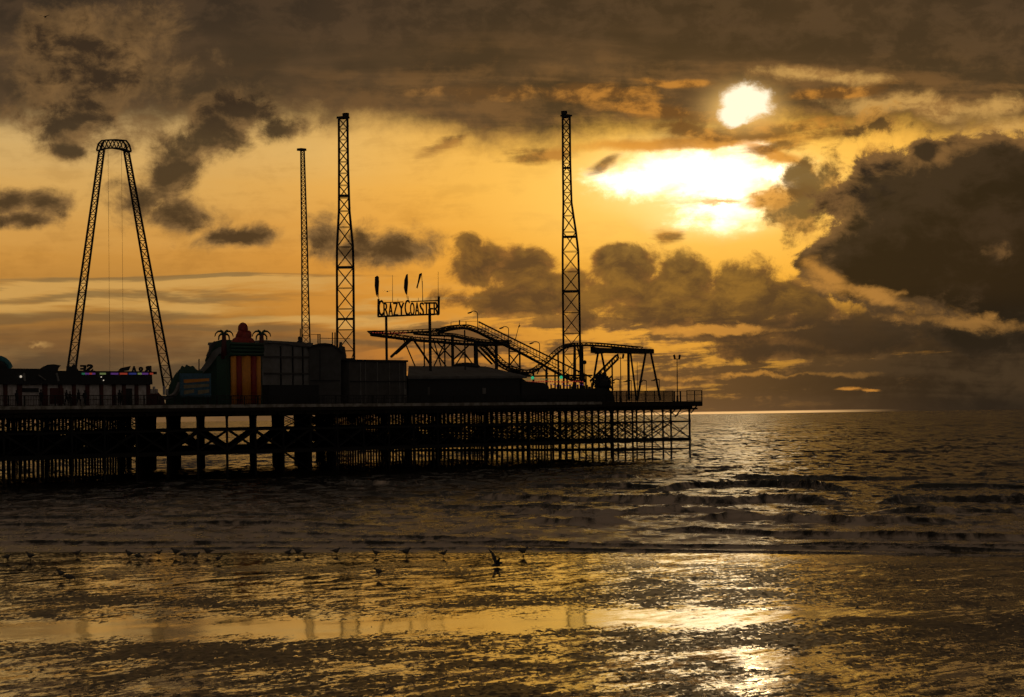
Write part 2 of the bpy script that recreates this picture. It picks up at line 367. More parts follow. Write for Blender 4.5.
def slope_normal(parts):
    """surface normal tilted by fields of small random slopes (each: noise colour, amplitude)"""
    r = None
    for c, a in parts:
        cx, cy, cz = sep(c)
        v = vec((cx - .5) * a, (cy - .5) * a, 0.0)
        r = v if r is None else vm('ADD', r, v)
    g = X.nt.nodes.new('ShaderNodeNewGeometry')
    return vm('NORMALIZE', vm('ADD', X(g.outputs['Normal']), r))
X.put(b.inputs['Specular IOR Level'], lin(fm, 0, 1, .24, .75)); b.inputs['Specular Tint'].default_value = (1.0, .88, .72, 1)
deep = lin(sh, 0, 1, 1, .30)
farf = lin(py, 180, 900, 0, 1)
n1 = noise(vec(px * 2.4, py * 1.1), 1.0, 4, .6, .3, color=True)
n2 = noise(vec(px * .55, py * .22), 1.0, 4, .6, .4, color=True)
n3 = noise(vec(px * .10, py * .035), 1.0, 4, .6, .3, color=True)
nrm = slope_normal([(n1, deep * .60), (n2, deep * 1.15), (n3, farf * 1.1)])
X.put(b.inputs['Normal'], nrm)
sea.data.materials.append(m)

# ---- wet sand ------------------------------------------------------
ang = np.concatenate([np.linspace(-75, -16, 30)[:-1], np.linspace(-16, 16, 330), np.linspace(16, 75, 30)[1:]]) * math.pi / 180
yy = np.concatenate([np.linspace(6, 50, 30)[:-1], np.linspace(50, 128, 460), np.linspace(130, 420, 20)])
AA, YY = np.meshgrid(ang, yy); XX = np.tan(AA) * YY
DS = (YY - shore_y(XX)) * .963
Z = -0.0035 * np.clip(-DS, 0, 60)
Z += 0.0035 * waves(XX, YY, 14, 2.0, 9.0, 0.5, .5, 61) * np.clip((98 - YY) / 20, .3, 1)
Z = np.where(DS > 0, -0.012 * DS, Z) + 0.004
sand = grid_mesh('wet_sand', XX, YY, Z); sand['kind'] = 'structure'
m = bpy.data.materials.new('wet_sand'); m.use_nodes = True; nt = m.node_tree; X.nt = nt
b = nt.nodes['Principled BSDF']
gp = nt.nodes.new('ShaderNodeNewGeometry'); px, py, pz = sep(X(gp.outputs['Position']))
# low ridges run obliquely away from the camera
ca, sa = math.cos(RAD(52)), math.sin(RAD(52))
ru = px * ca + py * sa; rv = py * ca - px * sa
big = noise(vec(px * .060, py * .075), 1.0, 3, .55, .5)
med = noise(vec(px * .34 + 3, py * .22), 1.0, 5, .62, .6)
ridge = noise(vec(ru * .42, rv * 1.5), 1.0, 5, .62, .5)
fine = noise(vec(px * 5.5, py * 1.7), 1.0, 5, .70, .5)
# a smooth channel of standing water crosses the sand
chan_c = 77.6 + 1.1 * X.m('SINE', px * .13 + .8) + (big - .5) * 5.0 - px * 0.06
cd = X.m('ABSOLUTE', py - chan_c) + (med - .5) * 7.0 + (fine - .5) * 8.0
chan = sstep(cd, 4.9, 2.0) * sstep(px + (med - .5) * 20, 16.0, 0.0)
edge = sstep(py + (med - .5) * 4, 101, 112)            # thin film left by the last wave
nearf = sstep(py, 74, 64)
cover = big * .50 + med * .85 + ridge * lin(nearf, 0, 1, .45, .85) + fine * .95 + sstep(X.m('ABSOLUTE', py - 70.5), 4.5, 0.0) * .07 + sstep(X.m('ABSOLUTE', py - 88.0), 6.0, 0.0) * .05
thr = lin(nearf, 0, 1, 1.395, 1.595)
dry = sstep(cover - chan * .8 - thr, -.03, .05) * (1.0 - edge * .8)
X.put(b.inputs['Base Color'], mixc(dry, (0.016, 0.012, 0.008, 1), (0.030, 0.021, 0.013, 1)))
X.put(b.inputs['Roughness'], mx(lin(dry, 0, 1, 0.06, 0.34), lin(chan, 0, 1, 0.0, 0.07)))
X.put(b.inputs['Specular IOR Level'], lin(dry, 0, 1, 0.5, 0.06))
b.inputs['IOR'].default_value = 1.9; b.inputs['Specular Tint'].default_value = (1.0, .82, .58, 1)
calm = lin(chan, 0, 1, 1, .10)
s1 = noise(vec(ru * .45, rv * 1.3), 1.0, 4, .6, .5, color=True)
s2 = noise(vec(px * 5.0 + 7, py * 2.2), 1.0, 5, .68, .5, color=True)
s3 = noise(vec(px * .22, py * .45 + 9), 1.0, 4, .5, .5, color=True)
nrm = slope_normal([(s1, calm * lin(edge, 0, 1, .10, .05)), (s3, calm * .03 + .010), (s2, calm * .055 + dry * .9)])
X.put(b.inputs['Normal'], nrm)
sand.data.materials.append(m)
SC.cycles.use_adaptive_sampling = True; SC.cycles.adaptive_threshold = 0.02; SC.cycles.adaptive_min_samples = 6
SC.cycles.use_denoising = True
SC.cycles.max_bounces = 5; SC.cycles.diffuse_bounces = 2; SC.cycles.glossy_bounces = 3

# ------------------------------------------------------------------ pier frame: x along the pier to sea (0 = last pile), y to the far side, z up
PANG = RAD(51.5)
PO = Vector((25.25, 358.0, 0.0))
PA = Vector((math.cos(PANG), math.sin(PANG), 0)); PB = Vector((-math.sin(PANG), math.cos(PANG), 0))
def w(p): return PO + PA * p[0] + PB * p[1] + Vector((0, 0, p[2]))
def L(x, y, t=0.0):
    """the pier-frame point at depth t behind the front row that the photo shows at (x, y)"""
    d = ray(x, y); c = Vector((0, 0, EYE)) - PO
    k = (t - c.dot(PB)) / d.dot(PB)
    return Vector(((c + d * k).dot(PA), t, EYE + d.z * k))
def T_at(x, s, y=400):
    """depth t at which the line of constant s crosses picture column x"""
    d = ray(x, y); c = Vector((0, 0, EYE)) - PO
    k = (s - c.dot(PA)) / d.dot(PA)
    return (c + d * k).dot(PB)
PITCH_S = -L(227, 440).x / 20.0
DECK = 8.1

MT = {
 'iron': mat('weathered_iron', (.010, .008, .007), .7, spec=.3),
 'timber': mat('dark_timber', (.035, .026, .018), .8, spec=.2),
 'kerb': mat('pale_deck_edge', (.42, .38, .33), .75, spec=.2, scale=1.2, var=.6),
 'steel': mat('dark_steel', (.020, .018, .016), .6, .2),
 'grey': mat('grey_cladding', (.22, .21, .20), .7, scale=.8, var=.3),
 'grey_dark': mat('dark_cladding', (.085, .08, .075), .75, scale=.8),
 'roof': mat('felt_roof', (.16, .15, .14), .85, scale=.6),
 'white': mat('white_panel', (.70, .63, .60), .6, scale=1.5, var=.35),
 'black': mat('black_board', (.018, .018, .020), .7),
 'red_dark': mat('dark_red_paint', (.10, .018, .014), .6),
 'red': mat('red_vinyl', (.36, .035, .02), .6), 'orange': mat('orange_vinyl', (.80, .30, .03), .5, var=.15),
 'green': mat('green_vinyl', (.02, .07, .04), .6), 'teal': mat('teal_paint', (.04, .22, .26), .5),
 'blue': mat('blue_board', (.07, .17, .26), .7), 'cream': mat('cream_board', (.36, .30, .18), .6),
 'cloth': mat('dark_clothes', (.03, .03, .035), .9), 'cloth2': mat('brown_clothes', (.08, .05, .035), .9), 'skin': mat('skin', (.35, .2, .14), .6),
 'flag': mat('dark_flag_cloth', (.03, .025, .025), .9),
 'gull': mat('gull_feathers', (.10, .09, .08), .8, scale=20), 'wing': mat('gull_wing', (.05, .05, .05), .8), 'beak': mat('gull_leg', (.25, .14, .05), .6),
}
def lamp_mat(name, c, s): return mat(name, c, .5, emit=c, estr=s)
MT['l_green'] = lamp_mat('green_lamp', (.05, .65, .30), .55); MT['l_red'] = lamp_mat('red_lamp', (.8, .10, .05), .22)
MT['l_purple'] = lamp_mat('purple_lamp', (.30, .10, .55), .16); MT['l_white'] = lamp_mat('white_lamp', (1, .85, .65), .45)
MT['l_amber'] = lamp_mat('amber_lamp', (1, .45, .15), .25); MT['l_olive'] = lamp_mat('olive_lamp', (.35, .45, .15), .25)
MT['l_dgreen'] = lamp_mat('dim_green_lamp', (.04, .30, .16), .25); MT['l_blue'] = lamp_mat('blue_lamp', (.08, .10, .5), .15)

class Thing:
    """an Empty at the base of the thing; parts are meshes under it"""
    def __init__(s, name, label, cat, o, group=None):
        s.o = Vector(o); s.e = bpy.data.objects.new(name, None); COL.objects.link(s.e)
        s.e.empty_display_size = .5
        s.e.location = w(s.o); s.e.rotation_euler = (0, 0, PANG)
        s.e['label'] = label; s.e['category'] = cat
        if group: s.e['group'] = group
class MB:
    def __init__(s): s.v = []; s.f = []
    def add(s, vs, fs):
        n = len(s.v); s.v += [Vector(p) for p in vs]; s.f += [tuple(i + n for i in f) for f in fs]
    def box(s, a, b):
        x0, x1 = sorted((a[0], b[0])); y0, y1 = sorted((a[1], b[1])); z0, z1 = sorted((a[2], b[2]))
        s.add([(x0, y0, z0), (x1, y0, z0), (x1, y1, z0), (x0, y1, z0), (x0, y0, z1), (x1, y0, z1), (x1, y1, z1), (x0, y1, z1)],
              [(0, 3, 2, 1), (4, 5, 6, 7), (0, 1, 5, 4), (1, 2, 6, 5), (2, 3, 7, 6), (3, 0, 4, 7)]); return s
    def bar(s, a, b, wd, ht=None, n=4, up=None, w2=None):
        """a straight member; n=4 square, more sides round; tapers to w2"""
        a = Vector(a); b = Vector(b); d = (b - a)
        if d.length < 1e-6: return s
        d.normalize(); ht = wd if ht is None else ht
        u = Vector(up) if up else (Vector((0, 0, 1)) if abs(d.z) < .9 else Vector((0, 1, 0)))
        x = d.cross(u).normalized(); y = x.cross(d).normalized()
        vs = []
        for p, k in ((a, 1.0), (b, (w2 / wd if w2 else 1.0))):
            for i in range(n):
                t = 2 * math.pi * (i + .5) / n; r = 1 / math.cos(math.pi / n) if n == 4 else 1
                vs.append(p + x * (math.cos(t) * wd * .5 * r * k) + y * (math.sin(t) * ht * .5 * r * k))
        fs = [(i, (i + 1) % n, n + (i + 1) % n, n + i) for i in range(n)] + [tuple(range(n))[::-1], tuple(range(n, 2 * n))]
        s.add(vs, fs); return s
    def path(s, pts, wd, ht=None, n=4, up=None):
        for a, b in zip(pts[:-1], pts[1:]): s.bar(a, b, wd, ht, n, up)
        return s
    def prism(s, poly, t0, t1):
        """poly of (s, z) pushed from t0 to t1"""
        n = len(poly)
        s.add([(p[0], t0, p[1]) for p in poly] + [(p[0], t1, p[1]) for p in poly],
              [tuple(range(n)), tuple(range(2 * n - 1, n - 1, -1))] + [(i, n + i, n + (i + 1) % n, (i + 1) % n) for i in range(n)]); return s
    def fprism(s, px, t, depth, back=0.0):
        """picture outline on an upright plane square to the line of sight through its middle, pushed away by depth"""
        xm = sum(p[0] for p in px) / len(px); o = L(xm, 395, t); c = Vector((0, 0, EYE)) - PO
        c = Vector((c.dot(PA), c.dot(PB), EYE)); n = Vector((o.x - c.x, o.y - c.y, 0)).normalized(); A_ = []
        for x, y in px:
            d = ray(x, y); dl = Vector((d.dot(PA), d.dot(PB), d.z)); k = (o - c).dot(n) / dl.dot(n); p = c + dl * k + n * back
            if y >= 403: p.z = DECK
            A_.append(p)
        B_ = [p + n * depth for p in A_]; m = len(A_)
        s.add(A_ + B_, [tuple(range(m)), tuple(range(2 * m - 1, m - 1, -1))] + [(i, m + i, m + (i + 1) % m, (i + 1) % m) for i in range(m)]); return s
    def loft(s, rings):
        m = len(rings[0]); vs = [p for r in rings for p in r]; fs = []
        for k in range(len(rings) - 1):
            for i in range(m): fs.append((k * m + i, k * m + (i + 1) % m, (k + 1) * m + (i + 1) % m, (k + 1) * m + i))
        fs += [tuple(range(m))[::-1], tuple(range((len(rings) - 1) * m, len(rings) * m))]
        s.add(vs, fs); return s
    def ball(s, c, rx, ry=None, rz=None, n=10, m=7):
        ry = rx if ry is None else ry; rz = rx if rz is None else rz; rings = []
        for k in range(m):
            a = math.pi * (k + .15) / (m - .7) - math.pi / 2
            rings.append([(c[0] + rx * math.cos(a) * math.cos(2 * math.pi * i / n), c[1] + ry * math.cos(a) * math.sin(2 * math.pi * i / n), c[2] + rz * math.sin(a)) for i in range(n)])
        return s.loft(rings)
    def mesh(s, name, o, m, smooth=False):
        me = bpy.data.meshes.new(name); me.from_pydata([tuple(p - o) for p in s.v], [], s.f)
        bm = bmesh.new(); bm.from_mesh(me); bmesh.ops.recalc_face_normals(bm, faces=bm.faces); bm.to_mesh(me); bm.free()
        if smooth: me.polygons.foreach_set('use_smooth', [True] * len(me.polygons))
        me.materials.append(m); me.update(); return me
    def part(s, name, th, m, parent=None, label=None, smooth=False, kind=None):
        o = bpy.data.objects.new(name, s.mesh(name, th.o, MT[m] if isinstance(m, str) else m, smooth)); COL.objects.link(o)
        o.parent = parent or th.e
        if label: o['label'] = label
        if kind: o['kind'] = kind
        return o
def copy_thing(th, o, label=None, rz=0.0, scale=None):
    r = th.e.copy(); COL.objects.link(r); r.location = w(o); r.rotation_euler = (0, 0, PANG + rz)
    if scale: r.scale = (scale,) * 3
    if label: r['label'] = label
    for ch in list(th.e.children):
        c = ch.copy(); COL.objects.link(c); c.parent = r
        for g in ch.children:
            d = g.copy(); COL.objects.link(d); d.parent = c
    return r

# ------------------------------------------------------------------ pier
NC, NR = 42, 12
pier = Thing('pier', 'long dark seaside pier deck on rows of cross-braced iron piles standing in the sea', 'pier', (0, 0, 0))
s_l = -NC * PITCH_S; s_r = L(702, 401, -.7).x
WID = (NR - 1) * PITCH_S
m = MB(); m.box((s_l, -.7, 7.42), (s_r, WID + .7, DECK - .06))
for k in range(NR): m.box((s_l, k * PITCH_S - .2, 6.95), (.5, k * PITCH_S + .2, 7.418))
m.part('deck', pier, 'timber')
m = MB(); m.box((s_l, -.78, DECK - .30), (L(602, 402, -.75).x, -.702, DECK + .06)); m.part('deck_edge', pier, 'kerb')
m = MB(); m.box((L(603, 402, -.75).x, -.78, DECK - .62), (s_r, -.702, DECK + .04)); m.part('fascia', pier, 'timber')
m = MB()
for k in range(0, 120):
    sx = -k * PITCH_S * .5 + 1
    if sx < s_l: break
    m.box((sx - .09, -.70, 6.95), (sx + .09, WID, 7.20))
m.part('joists', pier, 'timber')
# piles: one column mesh, 100 of them as parts, the rest one part
def pile_mb(c, seed=0):
    r = random.Random(seed); mb = MB(); wd = r.choice((.24, .27, .32, .29))
    mb.bar((c[0], c[1], -1.2), (c[0], c[1], 7.0), wd, n=8)
    mb.bar((c[0], c[1], 5.12), (c[0], c[1], 5.42), wd + .12, n=8); mb.bar((c[0], c[1], 2.55), (c[0], c[1], 2.95), wd + .12, n=8)
    mb.bar((c[0], c[1], 6.5), (c[0], c[1], 7.0), wd + .02, n=8, w2=wd + .14)
    return mb
keys = [(i, j) for j in range(NR) for i in range(NC) if True]
named = [(i, 0) for i in range(29)] + [(i, 1) for i in range(29)] + [(i, 2) for i in range(28)] + [(i, j) for j in range(3, 12) for i in (0, 1)]
named = named[:100]
pm = [pile_mb((0, 0, 0), k).mesh('pile', Vector((0, 0, 0)), MT['iron']) for k in range(4)]
def in_deck(i, j): return True
for k, (i, j) in enumerate(named):
    o = bpy.data.objects.new('pile', pm[(i * 7 + j * 3) % 4]); COL.objects.link(o); o.parent = pier.e
    o.location = (-i * PITCH_S, j * PITCH_S, 0)
rest = MB(); ns = set(named)
for (i, j) in keys:
    if (i, j) in ns: continue
    q = pile_mb((-i * PITCH_S, j * PITCH_S, 0), i * 31 + j); rest.add(q.v, q.f)
rest.part('pile', pier, 'iron', kind='stuff')
# horizontal beams
for j in range(NR):
    for z, h in ((5.27, .24), (2.72, .46)):
        MB().box((-NC * PITCH_S, j * PITCH_S - .08, z - h / 2), (0, j * PITCH_S + .08, z + h / 2)).part('beam', pier, 'iron')
for i in range(0, NC):
    mb = MB()
    mb.box((-i * PITCH_S - .085, 0, 5.17), (-i * PITCH_S + .085, WID, 5.365)).box((-i * PITCH_S - .085, 0, 2.64), (-i * PITCH_S + .085, WID, 2.955))
    if i < 4: mb.box((-i * PITCH_S - .08, 0, 1.30), (-i * PITCH_S + .08, WID, 1.48))
    mb.part('cross_beam', pier, 'iron')
MB().box((-4 * PITCH_S, -.075, 1.30), (0, .075, 1.50)).part('beam', pier, 'iron')
# diagonal braces
def brace(mb, i, j, along=True):
    p = PITCH_S; s0 = -i * p; t0 = j * p
    if along:
        a, b = ((s0, t0 + .1, 5.2), (s0 - p, t0 + .1, 2.95)) if (i + j) % 2 else ((s0, t0 + .1, 2.95), (s0 - p, t0 + .1, 5.2))
        th_ = .10 if i < 15 else .22
        mb.bar(a, b, th_, th_ * 1.1)
        mb.bar((a[0], a[1] - .24, b[2]), (b[0], b[1] - .24, a[2]), .09)
    else:
        a, b = ((s0 + .1, t0, 5.2), (s0 + .1, t0 + p, 2.95)) if (i + j) % 2 else ((s0 + .1, t0, 2.95), (s0 + .1, t0 + p, 5.2))
        mb.bar(a, b, .10, .12)
n = 0; rest = MB()
for j in range(NR):
    for i in range(NC):
        if i < NC - 1:
            if j < 3 and i < 29 and n < 84:
                mb = MB(); brace(mb, i, j); mb.part('diagonal_brace', pier, 'iron'); n += 1
            else: brace(rest, i, j)
        if j < NR - 1: brace(rest, i, j, False)
        # thin tie rods crossed between the upper beams and the deck
        sm = L(227, 440).x + j * 0
        if (i * 3 + j) % (2 if i < 16 else 3) == 0 and abs((i + j) - 20) > 2 and j < NR - 1:
            p = PITCH_S; s0 = -i * p; t0 = j * p
            rest.bar((s0, t0, 5.4), (s0, t0 + p, 6.95), .07).bar((s0, t0, 6.95), (s0, t0 + p, 5.4), .07)
        if (i + 2 * j) % 4 == 1 and i < NC - 1 and abs((i + j) - 20) > 2:
            p = PITCH_S; s0 = -i * p; t0 = j * p
            rest.bar((s0, t0, 5.4), (s0 - p, t0, 6.95), .07).bar((s0, t0, 6.95), (s0 - p, t0, 5.4), .07)
            if j % 2 == 0: rest.bar((s0, t0, .3), (s0 - p, t0, 2.7), .09)
        if j == 0 and i < 9:
            p = PITCH_S; s0 = -i * p
            rest.bar((s0, 0, 5.2), (s0 - p * .35, 0, 6.3), .06).bar((s0, 0, 6.95), (s0 + .9, 0, 6.2), .06) if i else None
rest.part('diagonal_brace', pier, 'iron', kind='stuff')
# raking struts under the overhanging end
for xa, ya, xb, yb in ((672, 413, 681, 403), (675, 417, 686, 403), (691, 413, 699, 403)):
    MB().bar(L(xa, ya, -.05), L(xb, yb, -.6), .14).part('strut', pier, 'timber')

# ------------------------------------------------------------------ railings
def railing(xa, xb, t, hgt, label, dense=.16, panel=False, zoff=0):
    sa = L(xa, 400, t).x; sb = L(xb, 400, t).x
    th = Thing('railing', label, 'railing', (sa, t, DECK), 'railings along the pier edge')
    mb = MB(); mb.bar((sa, t, DECK + hgt), (sb, t, DECK + hgt), .09).bar((sa, t, DECK + .12), (sb, t, DECK + .12), .06)
    mb.bar((sa, t, DECK + hgt * .62), (sb, t, DECK + hgt * .62), .05); mb.part('rails', th, 'steel')
    n = max(2, int(abs(sb - sa) / 2.1)); pm_ = None
    for k in range(n + 1):
        s_ = sa + (sb - sa) * k / n
        MB().bar((s_, t, DECK - .05), (s_, t, DECK + hgt + .05), .10).part('post', th, 'steel')
    mb = MB(); q = sa
    while q < sb: mb.bar((q, t, DECK + .12), (q, t, DECK + hgt), .035); q += dense
    mb.part('balusters', th, 'steel')
    return th
railing(-40, 158, -.6, 1.15, 'dark metal railing in front of the low white panelled arcade', .22)
railing(160, 408, -.6, 1.05, 'dark metal railing below the striped inflatable and the grey sheds', .30)
railing(409, 606, -.6, 1.05, 'dark metal railing before the long low shed and coaster', .25)
railing(607, 673, -.6, 1.5, 'dense dark railing under the coaster frame near the pier end', .11)
railing(687, 702, -.6, 1.55, 'short dark railing at the seaward corner right of the twin lamp', .30)
th = Thing('railing', 'plain open railing at the foot of the twin headed lamp', 'railing', (L(674, 400, -.6).x, -.6, DECK), 'railings along the pier edge')
MB().bar(L(674, 391.5, -.6), L(687, 391, -.6), .07).bar(L(674, 396, -.6), L(687, 396, -.6), .05).part('rails', th, 'steel')
for x_ in (674.4, 680.5): MB().bar((L(x_, 400, -.6).x, -.6, DECK), (L(x_, 400, -.6).x, -.6, DECK + 1.5), .16).part('post', th, 'steel')

# ------------------------------------------------------------------ lattice masts
def lattice(mb_legs, mb_br, pts, chord, br, rungs=True, depth=None, step=1.0, xbr=True):
    """square lattice following stations (centre Vector, half width, half depth); chords, rungs and X bracing"""
    corners = []
    for c, hw, hd in pts:
        corners.append([c + Vector((hw * X1[0] + hd * Y1[0], hw * X1[1] + hd * Y1[1], 0)) for X1, Y1 in
                        ((((-1) * VX.x, (-1) * VX.y), ((-1) * VY.x, (-1) * VY.y)), ((VX.x, VX.y), ((-1) * VY.x, (-1) * VY.y)),
                         ((VX.x, VX.y), (VY.x, VY.y)), (((-1) * VX.x, (-1) * VX.y), (VY.x, VY.y)))])
    for k in range(4): mb_legs.path([c[k] for c in corners], chord)
    for a, b, in zip(corners[:-1], corners[1:]):
        for k in range(4):
            k2 = (k + 1) % 4
            if rungs: mb_br.bar(b[k], b[k2], br)
            if xbr: mb_br.bar(a[k], b[k2], br).bar(a[k2], b[k], br)
def stations(prof, t, n=None, bay=1.0):
    """prof: (y, xl, xr) picture outline top to bottom at depth t, resampled in panels about as tall as wide"""
    Ls = [(L(xl, y, t), L(xr, y, t)) for y, xl, xr in prof]
    z = [p[0].z for p in Ls][::-1]; cs = [((p[0] + p[1]) / 2) for p in Ls][::-1]
    k_ = abs(VX.x) or 1
    hw = [abs((p[1].x - p[0].x) / 2) * KX for p in Ls][::-1]
    out = []; q = z[0]
    while q < z[-1]:
        h = float(np.interp(q, z, hw)); out.append((Vector((float(np.interp(q, z, [c.x for c in cs])), t, q)), h, h)); q += 2 * h * bay
    out.append((Vector((cs[-1].x, t, z[-1])), hw[-1], hw[-1]))
    return out
def aim(x, t):
    """set the mast axes so that it stands square to the line of sight; KX turns a span along the pier into a true width"""
    global VX, VY, KX
    d = ray(x, 380); dl = Vector((d.x * PA.x + d.y * PA.y, d.x * PB.x + d.y * PB.y, 0)).normalized()
    VY = dl; VX = Vector((dl.y, -dl.x, 0)); KX = abs(VX.x) + abs(VX.y) * abs(VY.x) / max(abs(VY.y), .2) * 0
    KX = abs(VY.y)
# tall mast right of the sign's left
def mast(name, label, prof, t, chord, br, bay, group=None):
    xm = (prof[-1][1] + prof[-1][2]) / 2; aim(xm, t)
    st_ = stations(prof, t, bay=bay); st_[0][0].z = DECK
    th = Thing(name, label, 'tower', (st_[0][0].x, t, DECK), group)
    a, b_ = MB(), MB(); lattice(a, b_, st_, chord, br)
    a.part('chords', th, 'steel'); b_.part('lattice', th, 'steel')
    return th, st_
PT1 = [(118, 338.8, 347.4), (165, 339.0, 348.0), (210, 338.9, 349.4), (250, 336.8, 353.2), (300, 337.0, 353.6), (372, 337.2, 354.2)]
th, st_ = mast('bungee_tower', 'tall black lattice tower left of the coaster name sign, narrow above its waist', PT1, 14, .21, .07, 1.25, 'twin tall lattice towers of the catapult ride')
tp = st_[-1][0]; MB().box((tp.x - .6, 13.4, tp.z), (tp.x + .6, 14.6, tp.z + .25)).box((tp.x + .2, 13.6, tp.z + .25), (tp.x + .7, 14.3, tp.z + .75)).part('head', th, 'steel')
for q in (.27, .52, .70, .84):
    z_ = DECK + (tp.z - DECK) * (1 - q); c = Vector((float(np.interp(z_, [s_[0].z for s_ in st_], [s_[0].x for s_ in st_])), 14, z_)); h = float(np.interp(z_, [s_[0].z for s_ in st_], [s_[1] for s_ in st_]))
    for sg in (-1, 1): MB().bar(c - VX * h + VY * h * sg, c + VX * h + VY * h * sg, .22).part('collar', th, 'steel')
PT2 = [(116, 562.6, 569.8), (160, 562.8, 570.2), (204, 563.3, 571.6), (226, 563.0, 575.2), (249, 562.6, 578.2), (292, 562.8, 579.2), (342, 563.4, 580.0), (396, 563.8, 580.6)]
th, st_ = mast('bungee_tower', 'tall black lattice tower rising through the coaster track on the right', PT2, 12, .21, .07, 1.25, 'twin tall lattice towers of the catapult ride')
tp = st_[-1][0]; MB().box((tp.x - .6, 11.4, tp.z), (tp.x + .6, 12.6, tp.z + .25)).box((tp.x - .8, 11.6, tp.z + .25), (tp.x - .3, 12.3, tp.z + .75)).part('head', th, 'steel')
for q in (.18, .42, .61, .80):
    z_ = DECK + (tp.z - DECK) * (1 - q); c = Vector((float(np.interp(z_, [s_[0].z for s_ in st_], [s_[0].x for s_ in st_])), 12, z_)); h = float(np.interp(z_, [s_[0].z for s_ in st_], [s_[1] for s_ in st_]))
    for sg in (-1, 1): MB().bar(c - VX * h + VY * h * sg, c + VX * h + VY * h * sg, .22).part('collar', th, 'steel')
PT3 = [(150, 300.8, 304.2), (205, 301.3, 306.0), (250, 301.8, 307.4), (300, 301.9, 308.6), (352, 302.0, 310.4)]
th, st_ = mast('lattice_mast', 'slim tapering lattice mast standing behind the grey round roofed shed', PT3, 30, .14, .05, 1.0)
tp = st_[-1][0]; MB().box((tp.x - .7, 29.6, tp.z - .1), (tp.x + .35, 30.4, tp.z + .22)).part('head', th, 'steel')

# A-frame swing
aim(115, 18)
th = Thing('swing_tower', 'giant A-shaped black lattice swing frame with curved top beam at left', 'ride', (L(118, 380, 18).x, 18, DECK))
for prof in ([(150, 99.2, 104.2), (372, 67.0, 75.4), (386, 65.0, 73.6)], [(151, 124.0, 128.6), (376, 162.0, 171.0), (390, 164.5, 173.6)]):
    st_ = stations(prof, 18, bay=1.35); a, b_ = MB(), MB(); lattice(a, b_, st_, .17, .055)
    leg = a.part('leg', th, 'steel'); b_.part('lattice', th, 'steel', parent=leg)
a, b_ = MB(), MB()
up = [L(x_, y_, 18) for x_, y_ in ((98.4, 150), (100.2, 143.5), (103.6, 140.2), (114, 139.8), (124.4, 140.8), (127.6, 145), (129.4, 151.5))]
lo = [L(x_, y_, 18) for x_, y_ in ((98.4, 150.6), (106, 148.4), (114, 148.0), (122, 149.2), (129.4, 152))]
for dy in (-.3, .3):
    D_ = Vector((0, dy, 0)); a.path([p + D_ for p in up], .15); a.path([p + D_ for p in lo], .15)
    z_ = [(100.2, 143.5), (103, 149), (106.5, 140), (110.5, 148.2), (114.3, 139.8), (118.2, 148.4), (121.6, 140.4), (124.6, 149.8), (127.6, 145)]
    b_.path([L(x_, y_, 18) + D_ for x_, y_ in z_], .09)
for p in up + lo: b_.bar(p - Vector((0, .3, 0)), p + Vector((0, .3, 0)), .08)
tb = a.part('top_beam', th, 'steel'); b_.part('lattice', th, 'steel', parent=tb)
for xx in (108, 121.5): MB().bar(L(xx, 149, 18), L(xx + 2, 378, 18), .022).part('cable', th, 'steel')

# ------------------------------------------------------------------ buildings on the deck
def sz(x, y, t): p = L(x, y, t); return p.x, p.z
def block(xl, xc, xr, t, ytop, name=None):
    """plan of a box whose near corner shows at column xc, front face ends at xr, shoreward face reaches xl"""
    s0 = L(xc, 400, t).x; s1 = L(xr, 400, t).x; t1 = T_at(xl, s0); return s0, s1, t1, L((xc + xr) / 2, ytop, t).z

# low arcade with white panels, far left
s0 = L(-60, 400, .8).x; s1 = L(150, 400, .8).x; zt = L(80, 384.5, .8).z; zr = L(80, 371, .8).z; zl = L(5, 368.5, .8).z
th = Thing('arcade', 'low arcade with white panelled wall, dark fascia and coloured lights at far left', 'building', ((s0 + s1) / 2, .8, DECK))
MB().box((s0, .8, DECK), (s1, 9, zt)).part('wall', th, 'white')
MB().prism([(s0, zt + .003), (s0, zl), (L(38, 370, .6).x, zl), (L(46, 370, .6).x, zr), (s1 - .1, zr), (s1, zt + .003)], .35, 9.4).part('roof', th, 'black')
for x_ in (5.5, 19.5, 45, 60.5, 74, 87.5, 101.5, 114, 124, 136.5, 148.5):
    s_ = L(x_, 395, .7).x; wd = .30 if x_ in (19.5, 45) else .22
    MB().box((s_ - wd, .62, DECK), (s_ + wd, .797, zt + .2)).part('pillar', th, 'red_dark')
s_ = L(128.5, 395, .7).x; MB().box((s_ - .75, .70, DECK), (s_ + .55, .797, L(128, 388.5, .7).z)).part('door', th, 'black')
s_ = L(57, 395, .7).x; MB().box((s_ - .9, .66, DECK + .3), (s_ + .9, .797, L(57, 388, .7).z)).part('poster', th, 'red_dark', label='dark red poster')
s_ = L(30.5, 390, .7).x; MB().box((s_ - 1.1, .66, L(30, 392, .7).z), (s_ + 1.1, .797, L(30, 388, .7).z)).part('window', th, 'black')
for k, (xa, xb, c) in enumerate(((82, 84.5, 'l_dgreen'), (85, 89, 'l_purple'), (89.4, 91.8, 'l_red'), (92.2, 95, 'l_purple'), (100, 105.5, 'l_olive'), (111, 118, 'l_purple'), (120, 127, 'l_red'), (129, 136, 'l_blue'), (138, 141.5, 'l_olive'), (142, 148, 'l_purple'), (150, 155.5, 'l_red'))):
    a = L(xa, 374.6, .3); b = L(xb, 372.8, .3)
    MB().box((a.x, .24, a.z), (min(b.x, s1), .347, b.z)).part('light_strip', th, c)
for x_, y_ in ((20.6, 376.6), (103.3, 380.3), (101, 377)):
    p = L(x_, y_, .3); MB().ball((p.x, .26, p.z), .13 if x_ < 25 else .07).part('lamp', th, 'l_white')
